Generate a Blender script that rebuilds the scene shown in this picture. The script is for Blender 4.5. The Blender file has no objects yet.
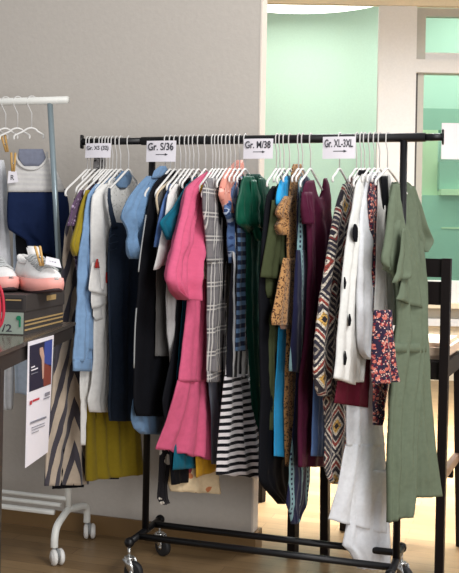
import bpy, bmesh, math, random
from mathutils import Vector, Matrix, noise as mnoise
random.seed(7)
PI = math.pi
SC = bpy.context.scene
COL = SC.collection
CAMZ, F, HOR, ROLL = 1.28, 950.0, -50.6, 0.0185

# ------------------------------------------------------------------ measuring
def unroll(px, py):
    dx, dy = px - 229.5, py - 286.5
    return dx + dy*ROLL, dy - dx*ROLL
def ray(px, py):
    x, y = unroll(px, py)
    return Vector((x/F, 1.0, -(y - HOR)/F))
def on_depth(px, py, Y):
    r = ray(px, py)
    return Vector((r.x*Y, Y, CAMZ + r.z*Y))
def on_plane(px, py, P0, w):
    """point of a vertical plane through P0 with horizontal direction w -> (t, z)"""
    r = ray(px, py)
    # lam*r.xy - t*w = P0
    det = -r.x*w.y + r.y*w.x
    lam = (-P0.x*w.y + P0.y*w.x)/det
    t = (r.x*P0.y - r.y*P0.x)/det
    return t, CAMZ + r.z*lam

# ------------------------------------------------------------------ materials
def nt(name):
    m = bpy.data.materials.new(name); m.use_nodes = True
    t = m.node_tree
    return m, t, t.nodes['Principled BSDF']
def N(t, typ, **kw):
    n = t.nodes.new(typ)
    for k, v in kw.items(): setattr(n, k, v)
    return n
def L(t, a, b): t.links.new(a, b)
def srgb(c):
    return tuple(((v/255)/12.92 if v/255 <= .04045 else ((v/255+.055)/1.055)**2.4) for v in c) + (1.0,)
def math_(t, op, a, b=None):
    n = N(t, 'ShaderNodeMath', operation=op)
    for i, v in enumerate((a, b)):
        if v is None: continue
        if isinstance(v, (int, float)): n.inputs[i].default_value = v
        else: L(t, v, n.inputs[i])
    return n.outputs[0]
def mixc(t, fac, c1, c2):
    n = N(t, 'ShaderNodeMix', data_type='RGBA')
    for idx, v in ((0, fac), (6, c1), (7, c2)):
        if isinstance(v, (int, float)): n.inputs[idx].default_value = v
        elif isinstance(v, tuple): n.inputs[idx].default_value = v
        else: L(t, v, n.inputs[idx])
    return n.outputs[2]
def uvz(t):
    uv = N(t, 'ShaderNodeUVMap', uv_map='cloth')
    s = N(t, 'ShaderNodeSeparateXYZ'); L(t, uv.outputs[0], s.inputs[0])
    return uv.outputs[0], s.outputs[0], s.outputs[1]
def finish_cloth(t, p, colout, rough=.85, bump=.15, sheen=.2):
    uv = N(t, 'ShaderNodeUVMap', uv_map='cloth')
    no = N(t, 'ShaderNodeTexNoise'); no.inputs['Scale'].default_value = 60; no.inputs['Detail'].default_value = 3
    L(t, uv.outputs[0], no.inputs['Vector'])
    mr = N(t, 'ShaderNodeMapRange'); L(t, no.outputs[0], mr.inputs[0])
    mr.inputs[3].default_value = .86; mr.inputs[4].default_value = 1.14
    mu = N(t, 'ShaderNodeMix', data_type='RGBA', blend_type='MULTIPLY'); mu.inputs[0].default_value = 1
    if isinstance(colout, tuple): mu.inputs[6].default_value = colout
    else: L(t, colout, mu.inputs[6])
    L(t, mr.outputs[0], mu.inputs[7])
    L(t, mu.outputs[2], p.inputs['Base Color'])
    p.inputs['Roughness'].default_value = rough
    p.inputs['Sheen Weight'].default_value = sheen
    p.inputs['Specular IOR Level'].default_value = .12
    n2 = N(t, 'ShaderNodeTexNoise'); n2.inputs['Scale'].default_value = 22; n2.inputs['Detail'].default_value = 4
    L(t, uv.outputs[0], n2.inputs['Vector'])
    b = N(t, 'ShaderNodeBump'); b.inputs['Strength'].default_value = bump; b.inputs['Distance'].default_value = .02
    L(t, n2.outputs[0], b.inputs['Height']); L(t, b.outputs[0], p.inputs['Normal'])
def cloth(name, rgb, rough=.85, bump=.18, sheen=.15, spec=None):
    m, t, p = nt(name); finish_cloth(t, p, srgb(rgb), rough, bump, sheen)
    if spec: p.inputs['Specular IOR Level'].default_value = spec
    return m
def frac(t, v): return math_(t, 'FRACT', v)
def stripes(name, c1, c2, period, duty=.5, axis='z', slope=0., center=0., rough=.85):
    m, t, p = nt(name); _, u, v = uvz(t)
    a = v if axis == 'z' else u
    if slope:
        ab = math_(t, 'ABSOLUTE', math_(t, 'SUBTRACT', u, center))
        a = math_(t, 'ADD', v, math_(t, 'MULTIPLY', ab, slope))
    f = frac(t, math_(t, 'ADD', math_(t, 'DIVIDE', a, period), 40))
    g = math_(t, 'GREATER_THAN', f, duty)
    finish_cloth(t, p, mixc(t, g, srgb(c1), srgb(c2)), rough)
    return m
def plaid(name, base, light, dark, period):
    m, t, p = nt(name); _, u, v = uvz(t)
    def line(a, off, w):
        f = frac(t, math_(t, 'ADD', math_(t, 'DIVIDE', a, period), 40+off))
        return math_(t, 'LESS_THAN', f, w)
    c = mixc(t, math_(t, 'MULTIPLY', math_(t, 'ADD', line(u, .3, .45), line(v, .3, .45)), .35), srgb(base), srgb(dark))
    for a in (u, v):
        for off in (0, .16):
            c = mixc(t, math_(t, 'MULTIPLY', line(a, off, .06), .8), c, srgb(light))
    finish_cloth(t, p, c); return m
def speckle(name, base, cols, scale, rough=.85):
    """random coloured blotches: base plus list of (colour, threshold)"""
    m, t, p = nt(name); uv, u, v = uvz(t)
    c = srgb(base)
    for i, (col, sc, th) in enumerate(cols):
        mp = N(t, 'ShaderNodeMapping'); L(t, uv, mp.inputs[0]); mp.inputs['Location'].default_value = (i*3.3, i*1.7, 0)
        vo = N(t, 'ShaderNodeTexVoronoi'); vo.inputs['Scale'].default_value = scale*sc
        L(t, mp.outputs[0], vo.inputs['Vector'])
        no = N(t, 'ShaderNodeTexNoise'); no.inputs['Scale'].default_value = scale*sc*1.7; L(t, mp.outputs[0], no.inputs['Vector'])
        d = math_(t, 'ADD', vo.outputs['Distance'], math_(t, 'MULTIPLY', math_(t, 'SUBTRACT', no.outputs[0], .5), .6))
        c = mixc(t, math_(t, 'LESS_THAN', d, th), c, srgb(col))
    finish_cloth(t, p, c, rough); return m
def diamonds(name, pu=.19, pv=.20, cu=0., cv=0.):
    """woven-looking geometric print of nested diamonds and zigzags"""
    m, t, p = nt(name); uv, u, v = uvz(t)
    def tri(a, per, off):
        f = frac(t, math_(t, 'ADD', math_(t, 'DIVIDE', math_(t, 'SUBTRACT', a, off), per), 40.5))
        return math_(t, 'ABSOLUTE', math_(t, 'SUBTRACT', f, .5))
    d = math_(t, 'ADD', tri(u, pu, cu), tri(v, pv, cv))         # 0 centre .. 1
    r = N(t, 'ShaderNodeValToRGB'); r.color_ramp.interpolation = 'CONSTANT'
    L(t, d, r.inputs[0])
    seq = [(0, (40,36,42)), (.06, (214,170,90)), (.13, (214,204,186)), (.19, (48,44,52)), (.25, (70,62,66)), (.28, (210,200,184)), (.31, (150,66,56)),
           (.38, (222,212,196)), (.43, (46,44,54)), (.5, (200,190,175)), (.55, (50,48,60)), (.63, (150,140,128)), (.68, (44,42,52)),
           (.76, (196,184,168)), (.80, (44,42,50)), (.84, (120,54,50)), (.89, (206,196,180)), (.93, (40,38,48))]
    el = r.color_ramp.elements
    el[0].position = 0; el[0].color = srgb(seq[0][1]); el[1].position = seq[1][0]; el[1].color = srgb(seq[1][1])
    for pos, c in seq[2:]:
        e = el.new(pos); e.color = srgb(c)
    n = N(t, 'ShaderNodeTexNoise'); n.inputs['Scale'].default_value = 150; L(t, uv, n.inputs['Vector'])
    dash = math_(t, 'GREATER_THAN', n.outputs[0], .54)
    c = mixc(t, math_(t, 'MULTIPLY', dash, .6), r.outputs[0], srgb((40,38,46)))
    finish_cloth(t, p, c); return m
def dots(name, base, light, period):
    m, t, p = nt(name); _, u, v = uvz(t)
    fu = frac(t, math_(t, 'ADD', math_(t, 'DIVIDE', u, period*5.5), 40.45))
    fv = frac(t, math_(t, 'ADD', math_(t, 'DIVIDE', v, period), 40))
    band = math_(t, 'LESS_THAN', fu, .30)
    hole = math_(t, 'MULTIPLY', math_(t, 'LESS_THAN', fv, .5), math_(t, 'GREATER_THAN', fu, .10))
    hole = math_(t, 'MULTIPLY', hole, math_(t, 'LESS_THAN', fu, .20))
    g = math_(t, 'MULTIPLY', band, math_(t, 'SUBTRACT', 1, hole))
    finish_cloth(t, p, mixc(t, math_(t, 'MULTIPLY', g, .85), srgb(base), srgb(light))); return m
def solid(name, rgb, rough=.5, metal=0., spec=.5, var=.06, scale=30):
    m, t, p = nt(name)
    tc = N(t, 'ShaderNodeTexCoord')
    no = N(t, 'ShaderNodeTexNoise'); no.inputs['Scale'].default_value = scale; no.inputs['Detail'].default_value = 4
    L(t, tc.outputs['Object'], no.inputs['Vector'])
    mr = N(t, 'ShaderNodeMapRange'); L(t, no.outputs[0], mr.inputs[0]); mr.inputs[3].default_value = 1-var; mr.inputs[4].default_value = 1+var
    mu = N(t, 'ShaderNodeMix', data_type='RGBA', blend_type='MULTIPLY'); mu.inputs[0].default_value = 1
    mu.inputs[6].default_value = srgb(rgb); L(t, mr.outputs[0], mu.inputs[7])
    L(t, mu.outputs[2], p.inputs['Base Color'])
    p.inputs['Roughness'].default_value = rough; p.inputs['Metallic'].default_value = metal
    p.inputs['Specular IOR Level'].default_value = spec
    return m

M = {}
M['black_metal'] = solid('black_powder_coat', (15,15,18), .4, spec=.35)
M['white_metal'] = solid('white_enamel', (226,226,220), .4)
M['grey_steel'] = solid('galvanised_steel', (150,166,172), .35, .55)
M['chrome'] = solid('chrome', (200,200,198), .25, .9)
M['rubber'] = solid('black_rubber', (30,30,32), .6)
M['white_plastic'] = solid('white_plastic', (232,230,226), .4)
M['grey_plastic'] = solid('grey_plastic', (150,152,152), .5)
M['hook_metal'] = solid('white_coated_wire', (205,203,200), .35)
M['paper'] = solid('white_paper', (226,222,228), .8, var=.03)
M['ink'] = solid('black_marker_ink', (62,62,70), .8)
M['dark_wood'] = solid('dark_stained_wood', (20,14,14), .5, spec=.2, var=.25, scale=12)
M['cushion'] = solid('peach_cushion', (226,200,176), .8)
M['stretcher_top'] = solid('light_brown_wood', (120,92,74), .5)  # lighter brown than the rest of the stool

# ------------------------------------------------------------------ object helpers
def link_mesh(name, bm, mat, parent=None, loc=None, smooth=True):
    me = bpy.data.meshes.new(name)
    bmesh.ops.recalc_face_normals(bm, faces=bm.faces)
    if loc is not None: bmesh.ops.translate(bm, verts=bm.verts, vec=-Vector(loc))
    bm.to_mesh(me); bm.free()
    for mm in (mat if isinstance(mat, (list, tuple)) else [mat]): me.materials.append(mm)
    if smooth:
        for p in me.polygons: p.use_smooth = True
    o = bpy.data.objects.new(name, me); COL.objects.link(o)
    if parent is not None: o.parent = parent
    elif loc is not None: o.location = loc
    return o
def empty(name, loc, label=None, cat=None, group=None):
    o = bpy.data.objects.new(name, None); o.empty_display_size = .05; COL.objects.link(o)
    o.location = loc
    if label: tag(o, label, cat, group)
    return o
def tag(o, label, cat, group=None):
    o['label'] = label; o['category'] = cat
    if group: o['group'] = group
    return o
def struct(o): o['kind'] = 'structure'; return o
def bx(bm, c, half, R=None, bevel=0.):
    """box centre, half sizes, rotation matrix"""
    r = bmesh.ops.create_cube(bm, size=2)
    mat = Matrix.Translation(Vector(c)) @ (R.to_4x4() if R else Matrix.Identity(4)) @ Matrix.Diagonal((*half, 1))
    bmesh.ops.transform(bm, matrix=mat, verts=r['verts'])
    if bevel:
        es = set(e for v in r['verts'] for e in v.link_edges)
        bmesh.ops.bevel(bm, geom=list(es), offset=bevel, segments=2, affect='EDGES')
def prism(bm, pts, z0, z1):
    a = [bm.verts.new((x, y, z0)) for x, y in pts]; b = [bm.verts.new((x, y, z1)) for x, y in pts]
    n = len(pts)
    bm.faces.new(a[::-1]); bm.faces.new(b)
    for i in range(n): bm.faces.new((a[i], a[(i+1) % n], b[(i+1) % n], b[i]))
def tube(bm, pts, r, seg=10, cap=True, rr=None):
    pts = [Vector(p) for p in pts]; rings = []
    prev = None
    for i, p in enumerate(pts):
        d = (pts[min(i+1, len(pts)-1)] - pts[max(i-1, 0)]).normalized()
        if prev is None:
            up = Vector((0, 0, 1)) if abs(d.z) < .9 else Vector((1, 0, 0))
            a = d.cross(up).normalized()
        else:
            a = (prev - d*prev.dot(d)).normalized()
        b = d.cross(a); prev = a
        rad = rr[i] if rr else r
        rings.append([bm.verts.new(p + (a*math.cos(2*PI*k/seg) + b*math.sin(2*PI*k/seg))*rad) for k in range(seg)])
    for i in range(len(rings)-1):
        for k in range(seg):
            bm.faces.new((rings[i][k], rings[i][(k+1) % seg], rings[i+1][(k+1) % seg], rings[i+1][k]))
    if cap: bm.faces.new(rings[0][::-1]); bm.faces.new(rings[-1])
def cyl(bm, c, axis, r, h, seg=20, bevel=0):
    axis = Vector(axis).normalized(); c = Vector(c)
    if bevel:
        tube(bm, [c-axis*h/2, c-axis*(h/2-.0001), c-axis*(h/2-bevel), c+axis*(h/2-bevel), c+axis*(h/2-.0001), c+axis*h/2], r, seg,
             rr=[r-bevel, r-bevel*.9, r, r, r-bevel*.9, r-bevel])
    else: tube(bm, [c-axis*h/2, c+axis*h/2], r, seg)
def smooth_path(pts, n=6):
    pts = [Vector(p) for p in pts]; out = []
    for i in range(len(pts)-1):
        p0 = pts[max(i-1, 0)]; p1 = pts[i]; p2 = pts[i+1]; p3 = pts[min(i+2, len(pts)-1)]
        for k in range(n):
            s = k/n
            out.append(.5*((2*p1) + (p2-p0)*s + (2*p0-5*p1+4*p2-p3)*s*s + (3*p1-p0-3*p2+p3)*s**3))
    out.append(pts[-1]); return out
def text_bm(s, w, h, R, c, bold=.02, depth=.0006):
    """lettering fitted in a w x h box centred at c; R columns = right, up, out"""
    cu = bpy.data.curves.new('lettering', 'FONT'); cu.body = s; cu.offset = bold
    o = bpy.data.objects.new('lettering', cu); COL.objects.link(o)
    bpy.context.view_layer.update()
    me = bpy.data.meshes.new_from_object(o.evaluated_get(bpy.context.evaluated_depsgraph_get()))
    bpy.data.objects.remove(o); bpy.data.curves.remove(cu)
    bm = bmesh.new(); bm.from_mesh(me); bpy.data.meshes.remove(me)
    xs = [v.co.x for v in bm.verts]; ys = [v.co.y for v in bm.verts]
    x0, x1, y0, y1 = min(xs), max(xs), min(ys), max(ys)
    r = bmesh.ops.extrude_face_region(bm, geom=bm.faces[:])
    for e in r['geom']:
        if isinstance(e, bmesh.types.BMVert): e.co.z += 1
    for v in bm.verts:
        q = Vector(((v.co.x-(x0+x1)/2)/(x1-x0)*w, (v.co.y-(y0+y1)/2)/(y1-y0)*h, v.co.z*depth))
        v.co = Vector(c) + R @ q
    return bm

# ------------------------------------------------------------------ the two rail lines
U = Vector((.9536, -.301, 0)).normalized()      # along the rails, to the right
V = Vector((.301, .9536, 0)).normalized()       # away from the camera
Z = Vector((0, 0, 1))
RL = Vector((-.3068, 3.657, 0)); RR = RL + U*.96
RAILZ = 1.64
def rail_point(px, py, line_pt):
    r = ray(px, py)
    det = -r.x*U.y + r.y*U.x
    s = (r.x*line_pt.y - r.y*line_pt.x)/det
    return line_pt + U*s, s
WP = Vector((-.741, 3.85, 0)); WZ = 1.815        # white rack, pole top

# ------------------------------------------------------------------ garments
class Hang:
    def __init__(self, px, rack='b', a=None, half=.2, drop=None, hook=True):
        self.rack = rack
        base = RL if rack == 'b' else WP
        self.zr = RAILZ if rack == 'b' else WZ
        self.P, self.s = rail_point(px, 140 if rack == 'b' else 101, base)
        if a is None:
            a = 0 if self.s < .35 else (self.s-.35)/.6*14
        a = math.radians(a)
        self.w = (V*math.cos(a) + U*math.sin(a)).normalized()
        self.n = (U*math.cos(a) - V*math.sin(a)).normalized()
        self.half = half
def cr(p0, p1, p2, p3, s):
    return .5*((2*p1) + (p2-p0)*s + (2*p0-5*p1+4*p2-p3)*s*s + (3*p1-p0-3*p2+p3)*s**3)
def sheet(h, rows, th=.010, fold=.005, k=3., off=0., top=.4, drift=.6, seed=0, cols=36, curve=True, wav=0., tw=(0, 0), fwd=0., wr=.35, scoop=None):
    wr *= 1.15
    """closed cloth body in the hanging plane of h; rows = (y, xl, xr) or (yl, xl, yr, xr)"""
    R = [((r[0], r[1], r[0], r[2]) if len(r) == 3 else r) for r in rows]
    pts = []
    P0 = h.P + h.n*off - V*fwd
    ya, yb = R[0][0], max(R[-1][0], R[-1][2])
    for yl, xl, yr, xr in R:
        g = min(1, max(0, ((yl+yr)/2-ya)/(yb-ya))); g = g*g*(3-2*g)
        rot = Matrix.Rotation(-math.radians(tw[0] + (tw[1]-tw[0])*g), 3, 'Z'); wr_ = rot @ h.w
        a = on_plane(xl, yl, P0, wr_); b = on_plane(xr, yr, P0, wr_)
        pts.append((a[0], a[1], b[0], b[1], math.radians(tw[0] + (tw[1]-tw[0])*g)))
    fine = []
    for i in range(len(pts)-1):
        q = [pts[max(i-1, 0)], pts[i], pts[i+1], pts[min(i+2, len(pts)-1)]]
        dz = max(abs(pts[i+1][1]-pts[i][1]), abs(pts[i+1][3]-pts[i][3]))
        n = max(2, int(dz/.014))
        for j in range(n):
            s = j/n
            fine.append(tuple((cr(q[0][m], q[1][m], q[2][m], q[3][m], s)*.5 + (q[1][m]*(1-s)+q[2][m]*s)*.5) if curve
                              else q[1][m]*(1-s)+q[2][m]*s for m in range(5)))
    fine.append(pts[-1])
    rnd = random.Random(seed*31+5)
    ph, ph2, ph3 = rnd.random()*6.28, rnd.random()*6.28, rnd.random()*6.28
    gather = drift < .3
    nrd = max(2, int(round(k*1.7)))
    ridges = [((q+.5+rnd.uniform(-.4, .4))/nrd, rnd.uniform(.25, .5)/nrd, rnd.choice((-1, 1, 1))*rnd.uniform(.6, 1.3), rnd.uniform(-.5, .5)*drift*.35) for q in range(nrd)]
    bm = bmesh.new(); uvl = bm.loops.layers.uv.new('cloth')
    front, back = [], []
    nr = len(fine); uvs = {}
    ztop = max(fine[0][1], fine[0][3])
    for i, (tl, zl, tr, zr, ang) in enumerate(fine):
        v = i/(nr-1); fr, bk = [], []
        rot = Matrix.Rotation(-ang, 3, 'Z'); hw = rot @ h.w; hn = rot @ h.n
        down = ztop - (zl+zr)/2
        ramp = .25 + .75*min(1, down/.25)
        thk = th*(top + (1-top)*min(1, down/.07))
        for j in range(cols+1):
            u = j/cols
            t = tl + (tr-tl)*u; z = zl + (zr-zl)*u
            e = 2*u-1
            if scoop: z -= scoop[0]*math.exp(-((u-scoop[1])/scoop[2])**4)*max(0, 1-down/scoop[3])
            prof = math.sqrt(max(0, 1-abs(e)**3.0))
            if gather:
                uu = u + .10*mnoise.noise((u*5, v*1.2, ph)) / max(1, k*.3)
                f = .8*math.sin(2*PI*k*uu + ph) + .5*mnoise.noise((u*k*4, v*2.5, ph2))
            else:
                f = 0
                for u0, wd, am, dr in ridges:
                    q = (u - u0 - dr*(v-.5) - .02*math.sin(5*v+am*9))/wd
                    f += am*math.exp(-q*q)
                f += .7*mnoise.noise((u*2.2, down*5, ph)) + .28*mnoise.noise((u*6, down*11, ph2))
            f *= 1.75*fold*ramp
            f += wr*.009*ramp*mnoise.noise((u*2.4 + 1.5*v, down*20, ph3)) + wr*.004*mnoise.noise((u*7, down*42, ph3))
            f *= .25 + .75*prof
            zz = z + (wav*math.sin(2*PI*k*u + ph + drift*v*3) if i == nr-1 else 0)
            c = P0 + hw*t; c = Vector((c.x, c.y, zz))
            a_ = bm.verts.new(c + hn*(f + thk*prof)); uvs[a_] = (t, z)
            fr.append(a_)
            if j in (0, cols): bk.append(a_)
            else:
                b_ = bm.verts.new(c + hn*(f - thk*prof)); uvs[b_] = (t, z); bk.append(b_)
        front.append(fr); back.append(bk)
    def face(vs):
        vs = list(dict.fromkeys(vs))
        if len(vs) < 3: return
        try: fc = bm.faces.new(vs)
        except ValueError: return
        for lp in fc.loops: lp[uvl].uv = uvs[lp.vert]
    for i in range(nr-1):
        for j in range(cols):
            face((front[i][j], front[i][j+1], front[i+1][j+1], front[i+1][j]))
            face((back[i][j], back[i+1][j], back[i+1][j+1], back[i][j+1]))
    for i in (0, nr-1):
        for j in range(cols):
            face((front[i][j], front[i][j+1], back[i][j+1], back[i][j]))
    return bm
HANGERS = []; DEBUG = False; PEv = Vector((.113, 3.85, 0))
def garment(name, h, label, cat, parts, hanger=None, group=None):
    """parts: list of (part name, rows, material, dict) - first is the main one; sub-parts via dict['under']"""
    built = []; ext = [9, -9]; allt = [9, -9]
    lo = Vector((0, 0, 9))
    for pn, rows, mat, kw in parts:
        kw = dict(kw); plabel = kw.pop('plabel', None); under = kw.pop('under', None)
        if callable(rows): bm = rows(h)
        else: bm = sheet(h, rows, seed=len(name)+int(h.s*1000) % 97 + len(pn), **kw)
        built.append((pn, bm, mat, plabel, under))
        for v in bm.verts:
            if v.co.z < lo.z: lo = v.co.copy()
            tt = (v.co - h.P).dot(h.w)
            allt = [min(allt[0], tt), max(allt[1], tt)]
            if h.zr-.215 < v.co.z < h.zr-.165: ext = [min(ext[0], tt), max(ext[1], tt)]
    if DEBUG: print('T %-22s a=%.0f s=%.3f t %.2f..%.2f shoulder %.2f..%.2f wall %.2f' % (name, math.degrees(math.acos(min(1, h.w.dot(V)))), h.s, *allt, *ext, (PEv - (h.P + h.w*allt[1])).dot(V)))
    base = Vector((h.P.x, h.P.y, lo.z))
    if len(built) == 1:
        o = link_mesh(name, built[0][1], built[0][2], loc=base); root = o
    else:
        root = empty(name, base); made = {}
        for pn, bm, mat, plabel, under in built:
            o = link_mesh(pn, bm, mat, parent=made.get(under, root), loc=base)
            made[pn] = o
            if plabel: o['label'] = plabel
    tag(root, label, cat, group)
    if hanger: HANGERS.append((h, hanger, ext))
    return root
def tubes(*paths, r=.003):
    def f(h):
        bm = bmesh.new(); uvl = bm.loops.layers.uv.new('cloth')
        for pth in paths:
            pp = []
            for px, py, off in pth:
                P0 = h.P + h.n*off
                t, z = on_plane(px, py, P0, h.w); c = P0 + h.w*t
                pp.append(Vector((c.x, c.y, z)))
            tube(bm, smooth_path(pp, 4), r, 8)
        return bm
    return f

C = {}
C['beige_stripe'] = stripes('beige_dark_chevron', (186,170,152), (70,66,74), .165, .54, slope=2.3, center=-.13)
C['mauve'] = speckle('mauve_print', (92,70,96), [((170,150,176), 1, .32), ((50,40,60), 1.6, .28)], 70)
C['cream_print'] = speckle('cream_print', (214,206,192), [((90,80,84), 1, .25)], 45)
C['mustard'] = cloth('mustard_linen', (150,130,36), .9)
C['black'] = cloth('black_jersey', (15,16,21), .8, .18, 0)
C['softblack'] = cloth('soft_black_viscose', (20,20,24), .8, .18, 0)
C['denim_light'] = cloth('light_blue_denim', (126,158,194), .9, .35)
C['white'] = cloth('white_cotton', (226,224,220), .9)
C['white_cool'] = cloth('cool_white_jersey', (222,224,228), .9)
C['lace'] = speckle('off_white_lace', (234,232,226), [((188,188,178), 1.2, .25), ((232,200,120), .25, .1)], 60)
C['chambray'] = cloth('chambray_blue', (106,138,172), .9, .35)
C['navy'] = cloth('dark_navy_denim', (50,60,76), .9, .25, 0)
C['navy_top'] = cloth('navy_jersey', (22,36,70), .8, .18, 0)
C['red'] = cloth('red_tassel', (176,46,40), .8)
C['taupe'] = cloth('taupe_knit', (92,90,88), .95)
C['beige'] = cloth('beige_knit', (206,188,160), .9)
C['midblue'] = cloth('mid_blue_cotton', (82,112,164), .85)
C['charcoal'] = cloth('charcoal_knit', (82,82,88), .95)
C['grey_white'] = cloth('grey_white_jersey', (182,182,182), .9)
C['teal'] = cloth('teal_jersey', (10,96,118), .75, .18, .05)
C['pink'] = cloth('pink_cotton', (208,94,128), .85, .15, .05)
C['burg_dark'] = cloth('dark_burgundy', (84,26,44), .8)
C['gold'] = cloth('golden_mustard', (196,148,40), .8)
C['cream_floral'] = speckle('cream_floral', (216,194,158), [((120,46,56), .5, .3), ((190,120,80), .8, .2)], 22)
C['oatmeal'] = stripes('oatmeal_print', (206,190,176), (176,150,140), .035, .75)
C['plaid'] = plaid('grey_plaid', (124,120,122), (206,202,196), (84,82,88), .085)
C['grey_denim'] = cloth('grey_denim', (88,92,104), .95, .4)
C['salmon'] = speckle('salmon_print', (222,148,132), [((240,190,176), 1, .3), ((180,90,84), 1.5, .15)], 40)
C['satin_blue'] = speckle('blue_satin_painted_sheen', (80,108,154), [((176,190,212), .7, .38), ((46,66,110), 1.3, .3)], 34, .45)  # pale blotches are the satin's highlights painted into the colour
C['vstripe'] = stripes('navy_white_fine_stripe', (20,20,30), (226,226,226), .046, .66, axis='u')
C['hstripe'] = stripes('black_white_stripe', (20,20,26), (232,226,228), .0262, .48)
C['bstripe'] = stripes('blue_navy_stripe', (104,138,176), (36,48,76), .034, .5)
C['green_satin'] = cloth('dark_green_satin', (10,78,58), .48, .25, 0, .35)
C['green_dark'] = cloth('bottle_green', (14,66,54), .7, .18, 0)
C['olive_dark'] = cloth('dark_olive', (64,70,46), .85, .18, 0)
C['sky'] = cloth('bright_sky_blue', (46,166,226), .8)
C['leopard'] = speckle('brown_leopard', (178,132,84), [((74,46,32), 1, .42), ((206,160,108), 1.4, .22)], 130)
C['leopard_pale'] = cloth('pale_leopard_lining', (186,150,130), .85)
C['tealprint'] = dots('navy_teal_print', (26,28,58), (136,172,176), .018)
C['burgundy'] = cloth('burgundy_satin', (78,26,50), .7, .2, 0, .12)
C['slate'] = cloth('slate_blue', (84,110,156), .85)
C['aztec'] = diamonds('geometric_print')
C['maroon'] = cloth('maroon_jersey', (88,22,38), .8, .18, 0)
C['spotwhite'] = cloth('white_knit', (222,222,218), .95)
C['floral'] = speckle('dark_floral', (44,36,58), [((200,112,98), 1, .38), ((226,184,170), 1.7, .28), ((120,36,52), 1.3, .30)], 62)
C['sage'] = cloth('sage_green_crepe', (104,115,96), .8, .12, 0)
C['heather'] = stripes('light_grey_jersey', (208,206,203), (200,198,197), .02, .5)
C['pale_blue'] = cloth('pale_blue_cotton', (196,210,226), .9)
C['scrunch'] = speckle('grey_fur', (110,108,108), [((40,38,40), 1, .34), ((170,168,166), 1.6, .2)], 60)

G = garment
# --- left arm of the rail
h = Hang(91)
G('striped_dress', h, 'long beige dress with dark slanting chevron stripes at the left end of the black rack', 'dress',
  [('body', [(204, 74, 88), (230, 67, 86), (270, 64, 86), (300, 61, 87), (350, 56, 88), (400, 52, 88), (450, 48, 88), (486, 45, 484, 88)], C['beige_stripe'], dict(th=.016, fold=.008, k=2.5)),
   ('lining', [(400, 58, 84), (450, 54, 86), (489, 52, 487, 84)], C['black'], dict(th=.006, off=-.004, fold=.003))],
  'long striped dress')
h = Hang(96)
G('cream_blouse', h, 'cream blouse with small dark print behind the mauve top on the left rail end', 'blouse',
  [('body', [(174, 97, 104), (184, 83, 108), (194, 75, 108), (210, 71, 106), (240, 72, 104), (260, 74, 102)], C['cream_print'], dict(th=.008, fold=.003)),
   ('collar_ruffle', [(156, 95, 104), (164, 94, 105), (172, 95, 101)], C['scrunch'], dict(th=.018, fold=.004, top=.6, plabel='grey and black ruffled collar'))],
  'cream printed blouse')
h = Hang(101)
G('mauve_top', h, 'mauve patterned top squeezed between the cream blouse and the mustard dress', 'top',
  [('body', [(180, 96, 110), (190, 84, 110), (205, 76, 110), (224, 72, 110), (270, 76, 108)], C['mauve'], dict(th=.007, fold=.003)),
   ('sleeve', [(190, 80, 90), (205, 72, 84), (218, 69, 80), (226, 67, 77)], C['mauve'], dict(th=.008, fold=.003, off=.004))],
  'mauve patterned top')
h = Hang(104)
G('black_dress', h, 'black dress whose hem shows just below the mustard dress', 'dress',
  [('body', [(186, 94, 112), (230, 86, 112), (320, 90, 116), (420, 96, 119), (479, 99, 119)], C['softblack'], dict(th=.006, fold=.003))],
  'black dress behind the mustard one')
h = Hang(107)
G('mustard_dress', h, 'mustard yellow dress with short sleeves and a wide skirt', 'dress',
  [('body', [(181, 101, 116), (192, 89, 116), (210, 84, 116), (257, 80, 114), (320, 82, 120), (380, 84, 132), (430, 85, 140), (460, 85, 143), (481, 85, 473, 146)], C['mustard'], dict(th=.012, fold=.007, k=4, tw=(0, 34))),
   ('sleeve', [(190, 86, 94), (205, 81, 92), (225, 77, 87), (245, 72, 83), (256, 75, 83)], C['mustard'], dict(th=.012, fold=.004, off=.006))],
  'mustard yellow dress')
h = Hang(110)
G('long_top', h, 'thin white long top showing as a sliver below the light denim shirt', 'top',
  [('body', [(186, 100, 116), (230, 92, 114), (330, 84, 106), (370, 80, 100), (398, 80, 94), (402, 81, 86), (445, 81, 84)], C['white'], dict(th=.005, fold=.002))],
  'thin white long top')
h = Hang(113)
G('denim_shirt', h, 'light blue denim shirt with a long buttoned cuff sleeve', 'shirt',
  [('body', [(177, 108, 124), (190, 95, 122), (210, 88, 120), (250, 85, 116), (300, 84, 112), (350, 84, 110)], C['denim_light'], dict(th=.009, fold=.004)),
   ('sleeve', [(184, 96, 106), (195, 88, 102), (220, 84, 97), (260, 79, 94), (300, 77, 93), (340, 74, 93), (361, 73, 92)], C['denim_light'], dict(th=.011, fold=.006, k=2, off=.001, wr=.8)),
   ('cuff', [(359, 73.5, 92), (371, 73.5, 92)], C['denim_light'], dict(th=.015, fold=.002, off=.002, top=.9, wr=.6, under='sleeve'))],
  'light blue denim shirt')
h = Hang(117)
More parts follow.
